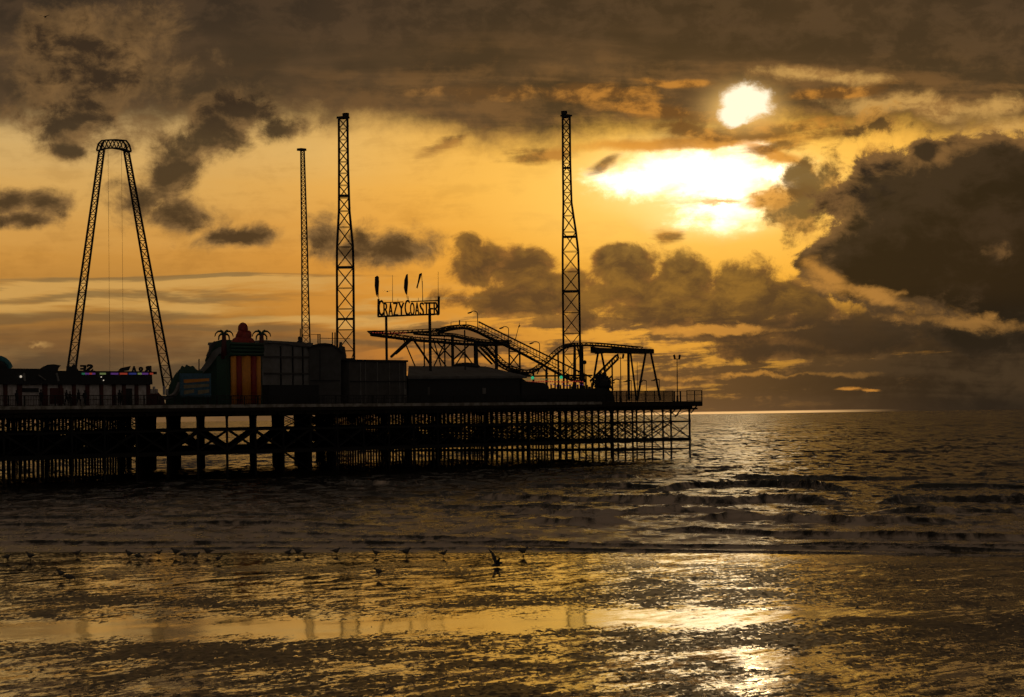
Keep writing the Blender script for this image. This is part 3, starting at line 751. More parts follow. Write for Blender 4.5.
for k, (xa, ya, xb, yb) in enumerate(((38, 375, 45, 380), (56.5, 373, 58.5, 381), (24, 373, 25, 381))):
    MB().bar(L(xa, ya, .3), L(xb, yb, .3), .22, .10).part('trim', th, 'grey')

# raised roof signs seen from behind: letter shapes and cut-outs
def text_mb(txt, x0, x1, y0, y1, t, mirror=False, thick=.12, bold=.03):
    cu = bpy.data.curves.new('lettering', 'FONT'); cu.body = txt; cu.offset = bold; cu.extrude = .05; cu.resolution_u = 3
    o = bpy.data.objects.new('lettering', cu); COL.objects.link(o)
    dg = bpy.context.evaluated_depsgraph_get(); dg.update()
    me = bpy.data.meshes.new_from_object(o.evaluated_get(dg)); bpy.data.objects.remove(o)
    co = [v.co.copy() for v in me.vertices]; xs = [c.x for c in co]; ys = [c.y for c in co]
    ax, bx = min(xs), max(xs); ay, by = min(ys), max(ys)
    a = L(x0, (y0 + y1) / 2, t); b = L(x1, (y0 + y1) / 2, t); za = L((x0 + x1) / 2, y0, t).z; zb = L((x0 + x1) / 2, y1, t).z
    mb = MB(); vs = []
    for c in co:
        u = (c.x - ax) / (bx - ax); u = 1 - u if mirror else u; v = (c.y - ay) / (by - ay)
        vs.append((a.x + (b.x - a.x) * u, t + (thick * .5 if c.z > 0 else -thick * .5), za + (zb - za) * v))
    mb.add(vs, [tuple(p.vertices) for p in me.polygons]); return mb
th = Thing('roof_sign', 'dark mirrored letters seen from behind standing on the arcade roof beside the swing leg', 'sign', (L(84, 372, 4).x, 4, zr))
for ch, xa, xb, ya, yb in (('A', 70, 79.5, 372, 366), ('E', 80.3, 86, 371.8, 365), ('S', 86.6, 93, 371.6, 364.2)):
    text_mb(ch, xa, xb, ya + 1, yb, 4, True, bold=.05).part('letter', th, 'black')
MB().bar(L(68, 372, 4.1), L(94, 372, 4.1), .3).part('frame', th, 'black')
th = Thing('roof_sign', 'dark cut-out letters on the arcade roof at its right end above coloured lights', 'sign', (L(134, 372, 4).x, 4, zr))
for ch, xa, xb, ya, yb in (('A', 131.6, 136.4, 372.2, 366), ('o', 138.8, 143, 371.5, 366.8), ('R', 144, 151.2, 372, 365.8)):
    text_mb(ch, xa, xb, ya, yb, 4, True, bold=.06).part('letter', th, 'black')
MB().prism([sz(*p, 4) for p in ((117, 372.4), (121, 368), (130.6, 366), (128.4, 370.6), (124, 371), (120, 373))], 3.95, 4.05).part('wedge_board', th, 'black')
MB().bar(L(115, 373, 4.1), L(156, 373, 4.1), .3).part('frame', th, 'black')
# upturned boat shape and hump on the roof
th = Thing('roof_ornament', 'dark boat shaped board with notched edge on the arcade roof left of the swing leg', 'ornament', (L(50, 370, 3).x, 3, zr))
MB().fprism(((38, 370), (43, 366.6), (48, 364.6), (54, 364.2), (61, 365.4), (58.6, 368), (58, 371), (52, 372.4), (44, 372.4)), 3, .2).part('board', th, 'black')
MB().fprism(((66, 372), (66.4, 366), (71, 366.4), (74, 363.6), (77, 368), (78, 372)), 3.4, .2).part('crest', th, 'black')
# domed ride top at the frame edge
th = Thing('ride_canopy', 'dark domed ride canopy with teal rim at the left edge behind the arcade', 'canopy', (L(0, 380, 14).x, 14, DECK))
c = L(0, 376, 14); mb = MB(); rings = []
for k in range(6):
    a = k / 5 * math.pi / 2; r = 1.35 * math.cos(a) + .02; rings.append([(c.x + r * math.cos(q * .5236), 14 + r * math.sin(q * .5236), c.z + 1.7 * math.sin(a)) for q in range(12)])
mb.loft(rings).part('dome', th, 'black', smooth=True)
mb = MB(); pts = [L(x_, y_, 12.5) for x_, y_ in ((-6, 357.4), (0, 358), (4, 359.6), (8, 363), (10.6, 368))]; mb.path(pts, .32, .5).part('rim', th, 'teal')
MB().bar((c.x, 14, DECK), (c.x, 14, c.z + .1), 1.2, n=8).part('stem', th, 'black')

# helter of dark green tube slide and curved chute
th = Thing('water_slide', 'dark green domed slide with a pale curved chute beside the swing frame', 'slide', (L(180, 385, 6).x, 6, DECK))
MB().fprism(((165, 404), (167, 392), (171, 381), (176, 373), (180, 369), (182, 365.5), (184.5, 367), (186.5, 364.5), (190, 366.4), (193, 365.6), (197, 370), (203, 371), (205, 404)), 6.5, 2).part('dome', th, 'green')
pts = [L(x_, y_, 5) for x_, y_ in ((157, 398), (164, 398), (170, 397), (175, 394), (178, 389), (180, 383))]; MB().path(pts, .5, .35).part('chute', th, 'grey')
for x_, y_, h in ((151.5, 389, .5), (154, 386.5, .8), (156.5, 389, .5), (164, 386, 1.0), (167, 389, .7)):
    p = L(x_, y_, 4); MB().bar((p.x, 4, p.z - h), (p.x, 4, p.z), .22).part('pinnacle', th, 'white')
MB().fprism(((149, 404), (149, 396), (152, 391), (158, 392), (163, 397), (166, 404)), 5, 1.2).part('base', th, 'red_dark')
# slope of the second slide, behind
th = Thing('inflatable_slide', 'grey green inflatable slide sloping down left from beside the palm', 'slide', (L(205, 385, 8).x, 8, DECK))
MB().fprism(((190, 404), (190, 376), (199, 370), (206, 366), (205, 360), (209, 350), (213, 342), (222, 339.5), (233, 340), (233, 404)), 10, 5).part('body', th, 'green')
MB().fprism(((196, 375), (200, 370), (206, 362), (213, 351), (219, 347), (225, 347), (225, 352), (219, 354), (210, 366), (202, 374)), 9.4, .3).part('slide_lane', th, 'grey')
MB().fprism(((206, 356), (210, 346), (214, 341), (217, 342), (212, 349), (209, 357)), 9, .3).part('side_roll', th, 'grey_dark')
MB().bar(L(199, 371, 8.5), L(199, 359, 8.5), .09).part('pole', th, 'steel')
# blue board in front
th = Thing('ticket_board', 'blue board with faded cream bands of lettering in front of the slides', 'sign', (L(196, 390, 2.5).x, 2.5, DECK))
a = L(181, 397, 2.5); b = L(211, 373.5, 2.5); MB().box((a.x, 2.5, a.z), (b.x, 2.7, b.z)).part('panel', th, 'blue')
for xa, ya, xb, yb in ((184, 383, 209, 379.5), (184, 388.5, 209, 385), (184, 394.5, 194, 390.5), (198, 394.5, 209, 390.5)):
    p = [L(xa, ya, 2.46), L(xb, ya - 2, 2.46), L(xb, yb - 1.2, 2.46), L(xa, yb, 2.46)]
    MB().prism([(q.x, q.z) for q in p], 2.44, 2.49).part('band', th, 'cream' if ya != 383 else 'orange')
for x_ in (184, 208): MB().bar((L(x_, 400, 2.6).x, 2.6, DECK), (L(x_, 400, 2.6).x, 2.6, a.z), .16).part('leg', th, 'steel')

# striped inflatable gate with figure on top
th = Thing('inflatable_castle', 'orange and red striped inflatable with a rounded red figure on its top', 'inflatable', (L(247, 395, 1.2).x, 1.2, DECK))
sA = L(229, 360, 1.2).x; sB = L(265, 360, 1.2).x; zt = L(247, 356, 1.2).z
MB().box((sA, 1.7, DECK), (sB, 3.2, zt)).part('body', th, 'green')
for xa, xb, c in ((232.2, 237, 'orange'), (237, 242.4, 'red'), (242.4, 252, 'orange'), (252, 257, 'red'), (257, 261.4, 'orange')):
    a = L(xa, 400, 1.4).x; b = L(xb, 400, 1.4).x; n_ = 8
    poly = [(a + (b - a) * (.5 - .5 * math.cos(math.pi * q / n_)), 1.62 - .42 * math.sin(math.pi * q / n_)) for q in range(n_ + 1)]
    mb = MB(); mb.loft([[(p[0], p[1], DECK) for p in poly], [(p[0], p[1], zt) for p in poly]]); mb.part('stripe', th, c, smooth=True)
for y0, y1 in ((356, 352.5), (352.5, 349), (349, 345.5), (345.5, 342.5)):
    za = L(247, y0, 1.2).z; zb = L(247, y1, 1.2).z; mb = MB()
    mb.bar((L(231, y0, 1.3).x, 1.3, (za + zb) / 2), (L(263, y0, 1.3).x, 1.3, (za + zb) / 2), (zb - za) * 1.05, n=10).part('roll', th, 'green', smooth=True)
c = L(243, 331, 2.5)
mb = MB(); mb.ball((c.x, 2.5, L(243, 329, 2.5).z), .62, .6, .78); mb.ball((c.x, 2.5, L(243, 337.5, 2.5).z), 1.0, .8, .85); mb.ball((c.x, 2.5, L(243, 342, 2.5).z), 1.75, .9, .75)
mb.ball((c.x - .75, 2.3, L(243, 335, 2.5).z), .35, .35, .55); mb.ball((c.x + .75, 2.3, L(243, 335, 2.5).z), .35, .35, .55)
mb.part('figure', th, 'red', smooth=True)
for cx_, base in ((224, 352), (261.5, 344)):
    p0 = L(cx_, base, 2.2); p1 = L(cx_, 334, 2.2)
    tr = MB().bar((p0.x, 2.2, p0.z - .8), (p1.x, 2.2, p1.z), .75, n=8, w2=.5).part('palm_trunk', th, 'red_dark', smooth=True)
    for fr_ in (((0, 3), (-3, .2), (-6, .4), (-8.4, 2.6), (-9.2, 5.6)), ((0, 3), (3, .2), (6, .4), (8.4, 2.6), (9.2, 5.6)), ((-.5, 3.2), (-3.2, 3.2), (-5, 5.2), (-5.4, 9)), ((.5, 3.2), (3.2, 3.2), (5, 5.2), (5.4, 9)), ((0, 3), (-1.6, .6), (-3.4, -.8)), ((0, 3), (1.6, .6), (3.4, -.8))):
        q_ = [L(cx_ + a_, 331 + b_, 2.2) for a_, b_ in fr_]; mb = MB()
        for n_, (p_, r_) in enumerate(zip(q_[:-1], q_[1:])): mb.bar(p_, r_, .30 - .05 * n_, n=6, w2=.25 - .05 * n_)
        mb.part('palm_frond', th, 'green', parent=tr)

# long grey shed with clad wall, curved roof at its right
s0, s1, t1, zt = block(262, 263, 312, 5, 344)
th = Thing('shed', 'grey clad shed with long flat roof right of the striped inflatable', 'building', ((s0 + s1) / 2, 5, DECK))
zt2 = L(300, 346.5, 5).z
MB().prism([(s0, DECK + 2.4), (s0, L(263, 343, 5).z), (s0 + 3, L(275, 343.5, 5).z), (s1 - 2, zt2), (s1, zt2), (s1, DECK + 2.4)], 5, 14).part('wall', th, 'grey')
MB().prism([(s0, L(263, 343, 5).z + .003), (s0 + .1, L(263, 341, 5).z + .1), (s1, zt2 + .45), (s1, zt2 + .003), (s1 - 2, zt2 + .003), (s0 + 3, L(275, 343.5, 5).z + .003)], 4.7, 14.2).part('roof', th, 'roof')
MB().box((s0 - .1, 3.9, DECK), (s1, 14, DECK + 2.397)).part('lower_wall', th, 'black')
for x_ in (281, 293, 303): q = L(x_, 360, 4.9).x; MB().box((q - .07, 4.86, DECK + 2.4), (q + .07, 4.997, zt2)).part('cover_strip', th, 'black')
for y_ in (357, 373.5): z_ = L(290, y_, 4.9).z; MB().box((s0 + .1, 4.82, z_ - .10), (s1 - .1, 4.90, z_ + .10)).part('rail', th, 'grey_dark')
# figure statue on roof
st = Thing('statue', 'small dark upright figure on the shed roof at the foot of the slim mast', 'statue', (L(299.5, 347, 6).x, 6, zt2 + .4))
c = L(299.7, 345, 6); mb = MB(); mb.loft([[(c.x + r * math.cos(q * .785), 6 + r * .8 * math.sin(q * .785), z_) for q in range(8)] for r, z_ in ((.42, c.z - .5), (.38, c.z), (.45, c.z + .35), (.2, c.z + .55), (.26, c.z + .75), (.22, c.z + .95), (.06, c.z + 1.05))]); mb.part('body', st, 'black', smooth=True)
MB().bar(L(300.3, 346, 6.4), L(300.3, 328.5, 6.4), .09).part('staff', st, 'steel')
# round roofed shed
s0, s1, t1, zt = block(308, 309, 341, 3.5, 350)
th = Thing('round_roof_shed', 'grey shed with a rounded roof and small white poster in front of the lattice tower', 'building', ((s0 + s1) / 2, 3.5, DECK))
top = ((309, 404), (309, 348.5), (313, 346), (319, 344.4), (325, 344), (332, 345), (338, 348.5), (341, 353), (341, 404))
MB().fprism(top, 3.5, 6).part('wall', th, 'grey_dark')
roof = ((308, 349.5), (308.5, 348), (313, 345), (319, 343.3), (325, 343), (332, 344), (338.5, 347.5), (341.6, 352), (341, 353.6), (338, 349.4), (332, 346), (325, 345.1), (319, 345.5), (313, 347.1))
MB().fprism(roof, 3.5, 6.4, -.25).part('roof', th, 'black')
a = L(321, 401, 3.4); b = L(336, 391.5, 3.4); MB().fprism(((322, 401.5), (336, 401.5), (336, 391.5), (322, 391.5)), 3.5, .05, -.12).part('poster', th, 'white')
MB().fprism(((322, 391.3), (336, 391.3), (336, 383), (322, 383)), 3.5, .05, -.10).part('board', th, 'red_dark')
for x_ in (320, 330): MB().fprism(((x_ - .5, 380), (x_ + .5, 380), (x_ + .5, 349), (x_ - .5, 349)), 3.5, .05, -.08).part('cover_strip', th, 'black')
MB().fprism(((310, 381), (340, 381), (340, 380), (310, 380)), 3.5, .05, -.16).part('ledge', th, 'black')
th = Thing('roof_railing', 'thin scaffold rail on the rounded shed roof between the two masts', 'railing', (L(325, 345, 7).x, 7, L(325, 346, 7).z))
for x_, y0, y1 in ((318, 346, 334), (320, 346, 334), (332.4, 347, 332.4), (335, 348, 332.4)): MB().bar(L(x_, y0 + 2, 7), L(x_, y1, 7), .10).part('post', th, 'steel')
MB().bar(L(311, 334.4, 7), L(320, 334.6, 7), .06).bar(L(320, 338.2, 7), L(350, 338.6, 7), .07).part('rail', th, 'steel')
th = Thing('chimney', 'stepped dark stack with ragged edge at the right end of the rounded shed', 'chimney', (L(343, 380, 3).x, 3, DECK))
MB().fprism([(338, 404)] + list(((338, 352), (339, 345), (339.5, 342), (342, 342), (342.4, 346), (345, 347), (345.6, 352), (346.6, 356), (346, 362), (347.6, 368), (347, 375), (350, 379))) + [(350, 404)], 3.0, 1.2).part('stack', th, 'grey_dark')

# container-like kiosk
s0, s1, t1, zt = block(347.5, 349.5, 407, 1.6, 359.8)
th = Thing('kiosk', 'boxy dark grey kiosk with flat roof under the left post of the name sign', 'building', ((s0 + s1) / 2, 1.6, DECK))
MB().box((s0, 1.6, DECK), (s1, 7, zt - .25)).part('wall', th, 'grey_dark')
MB().box((s0 - .15, 1.45, zt - .247), (s1 + .15, 7.2, zt)).part('roof', th, 'black')
for x_ in (361, 366, 378, 390, 400, 404.6): q = L(x_, 380, 1.5).x; MB().box((q - .05, 1.54, DECK), (q + .05, 1.597, zt - .3)).part('cover_strip', th, 'grey')
z_ = L(375, 381.5, 1.5).z; MB().box((s0 + .05, 1.50, z_ - .08), (s1 - .05, 1.58, z_ + .08)).part('ledge', th, 'black')
a = L(404, 397, 1.5); b = L(406, 389, 1.5); MB().box((a.x, 1.47, a.z), (b.x, 1.53, b.z)).part('door_plate', th, 'grey')
# long low shed
s0, s1, t1, zt = block(407.5, 408.5, 520, 2.5, 376)
th = Thing('long_shed', 'long low dark shed with a sloping grey roof below the coaster track', 'building', ((s0 + s1) / 2, 2.5, DECK))
MB().box((s0, 2.5, DECK), (s1, 12, zt)).part('wall', th, 'black')
zr_ = L(440, 366, 6).z
a = L(408, 376.5, 2.2); mb = MB()
A0 = L(407.6, 376.5, 2.2); A1 = L(527, 376, 2.2); B0 = L(408.6, 366, 8); B1 = L(486, 366.4, 8)
mb.add([A0, A1, B1, B0, A0 - Vector((0, 0, .3)), A1 - Vector((0, 0, .3)), Vector((B1.x, 8, A0.z - .3)), Vector((B0.x, 8, A0.z - .3))], [(0, 1, 2, 3), (4, 7, 6, 5), (0, 4, 5, 1), (1, 5, 6, 2), (2, 6, 7, 3), (3, 7, 4, 0)])
mb.part('roof', th, 'roof')
q = L(484.5, 391, 2.4); MB().box((q.x - .35, 2.44, q.z - .35), (q.x + .35, 2.497, q.z + .4)).part('notice', th, 'grey')
q = L(429, 391, 2.4); MB().box((q.x - .2, 2.44, q.z - .5), (q.x + .2, 2.497, q.z + .5)).part('notice', th, 'grey_dark')
th = Thing('roof_dome', 'low dark dome on the ridge of the long shed under the coaster', 'dome', (L(466, 366, 9).x, 9, zr_))
c = L(466, 366.5, 9); MB().ball((c.x, 9, c.z), 1.9, 1.9, .55, n=14).part('dome', th, 'black', smooth=True)

# dark ride platform right of the shed, with lights
th = Thing('ride_platform', 'dark ride platform with rows of red and green lights under the coaster dip', 'ride', (L(560, 390, 4).x, 4, DECK))
s0 = L(518, 400, 3).x; s1 = L(606, 400, 3).x
MB().box((s0, 3, DECK), (s1, 9, L(560, 388.5, 3).z)).part('base', th, 'black')
MB().prism([(L(518, 400, 3.2).x, DECK + .5)] + [sz(*p, 3.2) for p in ((518, 378), (523, 381.5), (541, 383), (546, 390))] + [(L(546, 400, 3.2).x, DECK + .5)], 2.6, 5).part('booth', th, 'black')
MB().bar(L(526, 376.2, 5), L(592, 375.4, 5), .22).part('canopy_beam', th, 'steel')
for x_ in (533.5, 546, 555, 567, 574, 586): MB().bar((L(x_, 390, 5).x, 5, DECK), L(x_, 370 if x_ < 560 else 374, 5), .16).part('post', th, 'steel')
for x_, y_ in ((532.6, 378), (561.2, 377.4)):
    p = L(x_, y_, 4.7); MB().ball((p.x, 4.7, p.z), .26, .2, .24).part('green_lamp', th, 'l_green', smooth=True)
mb = MB()
for k in range(26):
    p = L(525 + k * 2.3, 381.6 + math.sin(k * .5) * .3, 4.6); mb.box((p.x - .11, 4.55, p.z - .09), (p.x + .11, 4.65, p.z + .07))
mb.part('red_lamp_row', th, 'l_red')
mb = MB()
for k in range(16):
    p = L(520 + k * 2.6, 379.2, 4.6); mb.box((p.x - .14, 4.55, p.z - .04), (p.x + .14, 4.65, p.z + .05))
mb.part('amber_lamp_row', th, 'l_olive')
mb = MB()
for k in range(14):
    p = L(545 + k * 2.9, 385 + math.sin(k * 1.9), 3.6); mb.box((p.x - .07, 3.55, p.z - .07), (p.x + .07, 3.65, p.z + .07))
mb.part('lamp_row', th, 'l_purple')
rr = random.Random(5)
for k in range(24):
    x_ = 543 + k * 2.6 + rr.uniform(-1, 1); p = L(x_, 389 - rr.uniform(0, 5), 3.5)
    MB().bar((p.x, 3.5, DECK + 1), (p.x, 3.5, p.z), rr.uniform(.2, .5), n=6).part('fairing', th, 'black')
# waltzer-like machine under the right frame
th = Thing('ride_machine', 'bristling dark round ride machine under the left legs of the coaster frame', 'ride', (L(603, 390, 6).x, 6, DECK))
c = L(603, 383.5, 6); mb = MB(); mb.ball(c, 1.25, 1.2, 1.2, n=9, m=6)
for k in range(46):
    a = rr.uniform(0, 6.28); e_ = rr.uniform(-.6, 1.3); r = rr.uniform(1.2, 1.75)
    mb.bar(c, c + Vector((math.cos(a) * math.cos(e_), math.sin(a) * math.cos(e_), math.sin(e_))) * r, .16)
mb.part('rotor', th, 'black')
MB().bar((c.x, 6, DECK), c, 1.6, n=8, w2=.8).part('column', th, 'black')
MB().prism([(L(596, 400, 5).x, DECK)] + [sz(*p, 5) for p in ((596, 390), (601, 388), (607, 389), (611, 392), (613, 396))] + [(L(614, 400, 5).x, DECK)], 4.8, 7.5).part('base', th, 'black')

# ------------------------------------------------------------------ name sign
TS = 5.0
th = Thing('name_sign', 'large framed CRAZY COASTER letter sign on two tall posts above the kiosk', 'sign', (L(409, 380, TS).x, TS, DECK))
for x_, wd in ((387.0, .34), (430.6, .40)):
    q = L(x_, 380, TS + .35).x; MB().bar((q, TS + .35, DECK), (q, TS + .35, L(x_, 316 if x_ < 400 else 309, TS + .35).z), wd, n=8).part('post', th, 'steel')
cs_ = 'CRAZYCOASTER'
xs_ = [378.6, 383.4, 388.4, 393.0, 398.2, 404.6, 410.0, 414.8, 419.6, 424.2, 428.8, 433.6, 438.8]
for k, ch in enumerate(cs_):
    big_c = k in (0, 5); sl_ = -.012 * (xs_[k] - 408)
    a = xs_[k] + .2; b = xs_[k + 1] - .35
    text_mb(ch, a, b, 315.6 + sl_, (299.6 if big_c else 302.4) + sl_, TS, bold=.0, thick=.12).part('letter', th, 'black')
mb = MB(); mb.bar(L(378.3, 316.6, TS + .1), L(438.8, 314.0, TS + .1), .22).bar(L(383.5, 302.6, TS + .1), L(403, 301.9, TS + .1), .11).bar(L(411, 301.6, TS + .1), L(438.8, 300.4, TS + .1), .14)
mb.bar(L(378.3, 316.6, TS + .1), L(378.5, 299, TS + .1), .20).bar(L(438.6, 314.2, TS + .1), L(438.8, 296.5, TS + .1), .22); mb.part('frame', th, 'steel')
for x_, y0, y1 in ((392.6, 302, 275), (438.2, 300, 271.5), (422.6, 301, 281), (398, 302.5, 298.5), (418.4, 301.5, 297.5), (408.4, 299.5, 296)):
    MB().bar(L(x_, y0, TS), L(x_ - (.0 if x_ > 430 else .1), y1, TS), .075, n=5, w2=.04).part('aerial', th, 'steel')
def feather(label, poly, pole):
    t = Thing('feather_flag', label, 'flag', L(pole[0][0], pole[0][1], TS), 'feather flags above the name sign')
    MB().path([L(x_, y_, TS) for x_, y_ in pole], .075, n=5).part('pole', t, 'steel')
    MB().prism([sz(*p, TS) for p in poly], TS - .02, TS + .02).part('cloth', t, 'flag')
feather('upright dark feather flag at the left end of the name sign', [(375.0, 277), (377.2, 275.6), (378.8, 277), (378.9, 285), (378.2, 293), (377.3, 297.2), (375.9, 294), (374.7, 286)], [(378.9, 300), (378.3, 292), (378.9, 281), (377.6, 275.8)])
feather('upright dark feather flag in the middle above the second C', [(404.4, 280), (406.2, 274.6), (407.8, 274.0), (407.7, 284), (407.0, 295.2), (405.2, 293), (403.9, 288)], [(407.3, 299), (406.9, 295), (407.9, 283), (407.6, 274)])
feather('slanting narrow dark feather flag between two aerials', [(419.2, 274), (421.8, 272.8), (420.8, 277), (418.6, 284), (417.4, 288.6), (416.3, 287.6), (417.6, 283)], [(423.0, 302), (422.0, 280), (421.6, 273)])

# ------------------------------------------------------------------ coaster
th = Thing('roller_coaster', 'black steel roller coaster with lift hill, dip and flat frame on the pier', 'roller coaster', (L(510, 390, 8).x, 8, DECK))
def smooth_px(pts, n=6):
    out = []
    P_ = [pts[0]] + pts + [pts[-1]]
    for i in range(1, len(P_) - 2):
        p0, p1, p2, p3 = P_[i - 1:i + 3]
        for k in range(n):
            u = k / n
            out.append(tuple(.5 * ((2 * p1[d]) + (-p0[d] + p2[d]) * u + (2 * p0[d] - 5 * p1[d] + 4 * p2[d] - p3[d]) * u * u + (-p0[d] + 3 * p1[d] - 3 * p2[d] + p3[d]) * u ** 3) for d in range(len(p1))))
    out.append(pts[-1]); return out
def track(pts, half=.55, rail=.11, spine=.26, drop=.30, tie=2):
    q = [L(*p) for p in smooth_px(pts)]
    a = [p + Vector((0, -half, 0)) for p in q]; b = [p + Vector((0, half, 0)) for p in q]; c = [p + Vector((0, 0, -drop)) for p in q]
    sp = MB().path(c, spine, n=6).part('track', th, 'steel')
    MB().path(a, rail, n=5).path(b, rail, n=5).part('rails', th, 'steel', parent=sp)
    mb = MB()
    mb.path(c, .05)
    for k in range(0, len(q), tie): mb.bar(a[k], b[k], .09).bar(a[k], c[k], .08).bar(b[k], c[k], .08)
    mb.part('ties', th, 'steel', parent=sp)
# t differs between the runs of track so that they pass clear of each other
track([(370.5, 331, 6), (385, 331.2, 6), (410, 330.2, 6), (440, 328.4, 6), (452, 327.5, 6)], spine=.22)
track([(371, 331.6, 9), (390, 334, 9), (414, 337, 9), (440, 339, 9), (462, 341, 9), (486, 341.8, 9), (509, 341.2, 9)], spine=.40, drop=.40)
track([(414, 331.5, 12), (432, 333, 12), (450, 333.6, 12), (466, 337, 12), (484, 340, 12), (508, 340.5, 12)], spine=.30)
track([(438, 330, 6), (448, 326.8, 6), (458, 325.2, 6), (466, 325.2, 6), (476, 328.4, 6), (486, 333.4, 6), (500, 340, 6), (518, 348.6, 6), (540, 360.4, 6), (558, 370.6, 6), (570, 376.4, 6), (580, 378.6, 6)], spine=.36, drop=.42, rail=.14)
track([(478, 341.6, 10), (486, 345, 10), (495, 355, 10), (503, 362.4, 10), (514, 368, 10), (525, 370.2, 10), (534, 369, 10), (541, 364.8, 10), (549, 358.5, 10), (557, 351, 10), (564, 346, 10), (572, 343.6, 10), (584, 342.8, 10), (600, 343.4, 10), (620, 345.2, 10), (640, 347.2, 10)], spine=.30, drop=.36, rail=.14)
track([(480, 345, 14), (488, 352, 14), (496, 361, 14), (505, 367, 14), (516, 371, 14), (530, 373, 14)], spine=.26)
# stair rail beside the lift
mb = MB(); mb.bar(L(478.7, 321.8, 4.5), L(591, 377.4, 4.5), .16).bar(L(478.7, 325.4, 4.5), L(560, 366.4, 4.5), .06); hr = mb.part('handrail', th, 'steel')
mb = MB()
for k in range(34): x_ = 479 + k * 3.2; y_ = 321.8 + (x_ - 478.7) * .4951; mb.bar(L(x_, y_, 4.5), L(x_, y_ + 7.5, 4.5), .045)
mb.part('baluster', th, 'steel', parent=hr)
mb = MB(); mb.path([L(x_, y_, 5) for x_, y_ in ((451, 322), (464, 321.5), (477, 321.2))], .045); mb.bar(L(451, 327, 5), L(451, 322, 5), .05).bar(L(466, 325, 5), L(466, 321.3, 5), .08); mb.bar(L(459.5, 325, 5), L(459.5, 320.2, 5), .12); mb.part('top_rail', th, 'steel')
# lamp strip under the flat run
mb = MB()
for k in range(16): p = L(414 + k * 2.4, 336.4 + k * .12, 8.3); mb.box((p.x - .10, 8.26, p.z - .06), (p.x + .10, 8.34, p.z + .06))
mb.part('lamp_row', th, 'l_amber')
mb = MB()
for k in range(13): p = L(373 + k * 2.7, 332.6 + k * .05, 5.3); mb.box((p.x - .09, 5.26, p.z - .05), (p.x + .09, 5.34, p.z + .05))
mb.part('lamp_row', th, 'l_red')
# columns
for x_, y_, t_, wd in ((452.3, 335, 9, .42), (475.6, 341, 9, .62), (496, 341.5, 9, .46), (509, 345, 7, .24), (519.6, 349, 7, .24), (444.5, 336, 9, .2), (464.6, 330, 6, .2), (533, 370, 10, .24), (546.5, 368, 8, .3), (574.6, 344, 10, .36), (558, 352, 10, .26), (582, 345, 10, .38), (424, 338, 12, .2)):
    a = L(x_, y_, t_); MB().bar((a.x, t_, DECK), a, wd, n=7).part('column', th, 'steel')
for xa, ya, xb, yb, t_, wd in ((391, 357, 411, 338, 9, .26), (396, 354, 414, 338, 10, .16), (403, 338, 415, 366, 10, .12), (413, 339, 430, 364, 9, .2), (430, 345, 446, 366, 9, .13), (446, 340, 434, 366, 9, .13), (437, 342, 452, 358, 11, .14), (452, 342, 438, 358, 11, .14), (433, 338, 441, 366, 12, .12),
        (453, 360, 470, 344, 9, .16), (454, 345, 470, 360, 11, .12), (478, 350, 492, 364, 11, .2), (480, 347, 498, 366, 12, .2), (484, 344, 500, 362, 12, .16), (509, 366, 520, 352, 7, .14), (509, 354, 520, 368, 8, .10), (537, 374, 541, 366, 10, .12), (548, 374, 541, 366, 10, .12), (464, 352, 455, 366, 9, .12), (464, 352, 474, 366, 9, .12)):
    MB().bar(L(xa, ya, t_), L(xb, yb, t_), wd).part('stay', th, 'steel')
MB().bar(L(509, 351.6, 7), L(520, 351.4, 7), .14).bar(L(509, 367, 7), L(521, 367, 7), .10).part('stay', th, 'steel')
# splayed legs below the tower side of the hump
for xa, ya, xb, yb, wd in ((574.4, 344, 573.6, 390, .28), (577, 344, 585, 382, .26)): MB().bar(L(xa, ya, 10.6), L(xb, yb, 10.6), wd, n=6).part('leg', th, 'steel')
# station frame on the right
a = L(599, 351, 7); b = L(651.5, 351, 7); fz = L(625, 348.4, 7).z; fz2 = L(625, 353.2, 7).z
fr = MB().box((a.x, 6.6, fz2), (b.x, 7.4, fz)).box((a.x, 8.0, fz2), (b.x, 8.5, fz)).part('frame_beam', th, 'steel')
mb = MB().prism([sz(*p, 7) for p in ((591.4, 346.6), (599, 348), (602, 353.6), (597, 354))], 6.7, 7.3); mb.part('beam_nose', th, 'steel', parent=fr)
mb = MB()
for k in range(12): q = a.x + (b.x - a.x) * k / 11; mb.box((q - .1, 6.6, fz2 + .1), (q + .1, 8.4, fz - .1))
mb.part('cross_members', th, 'steel', parent=fr)
for xa, ya, xb, yb, t_, wd in ((598, 353, 590.5, 398, 7, .32), (601.5, 353, 610, 398, 7, .32), (628.4, 353, 628.8, 400, 7, .42), (630.6, 353, 636.4, 400, 7, .30), (645.6, 353, 637.4, 400, 7, .34), (650.2, 350, 660.4, 400, 7, .34)):
    p0, p1 = L(xa, ya, t_), L(xb, yb, t_); MB().bar(p0, p1, wd, n=6).part('leg', th, 'steel')
mb = MB(); mb.bar(L(590.4, 381, 6), L(616, 355.4, 6), .22).bar(L(592, 385, 6), L(618, 359, 6), .22)
for k in range(13): x_ = 590.4 + k * 2.1; mb.bar(L(x_, 381 - k * 2.1, 6), L(x_ + 1.6, 384.8 - k * 2.1, 6), .08)
mb.part('stair', th, 'steel')
MB().bar(L(612, 359, 6), (L(612, 359, 6).x, 6, DECK), .16).part('column', th, 'steel')

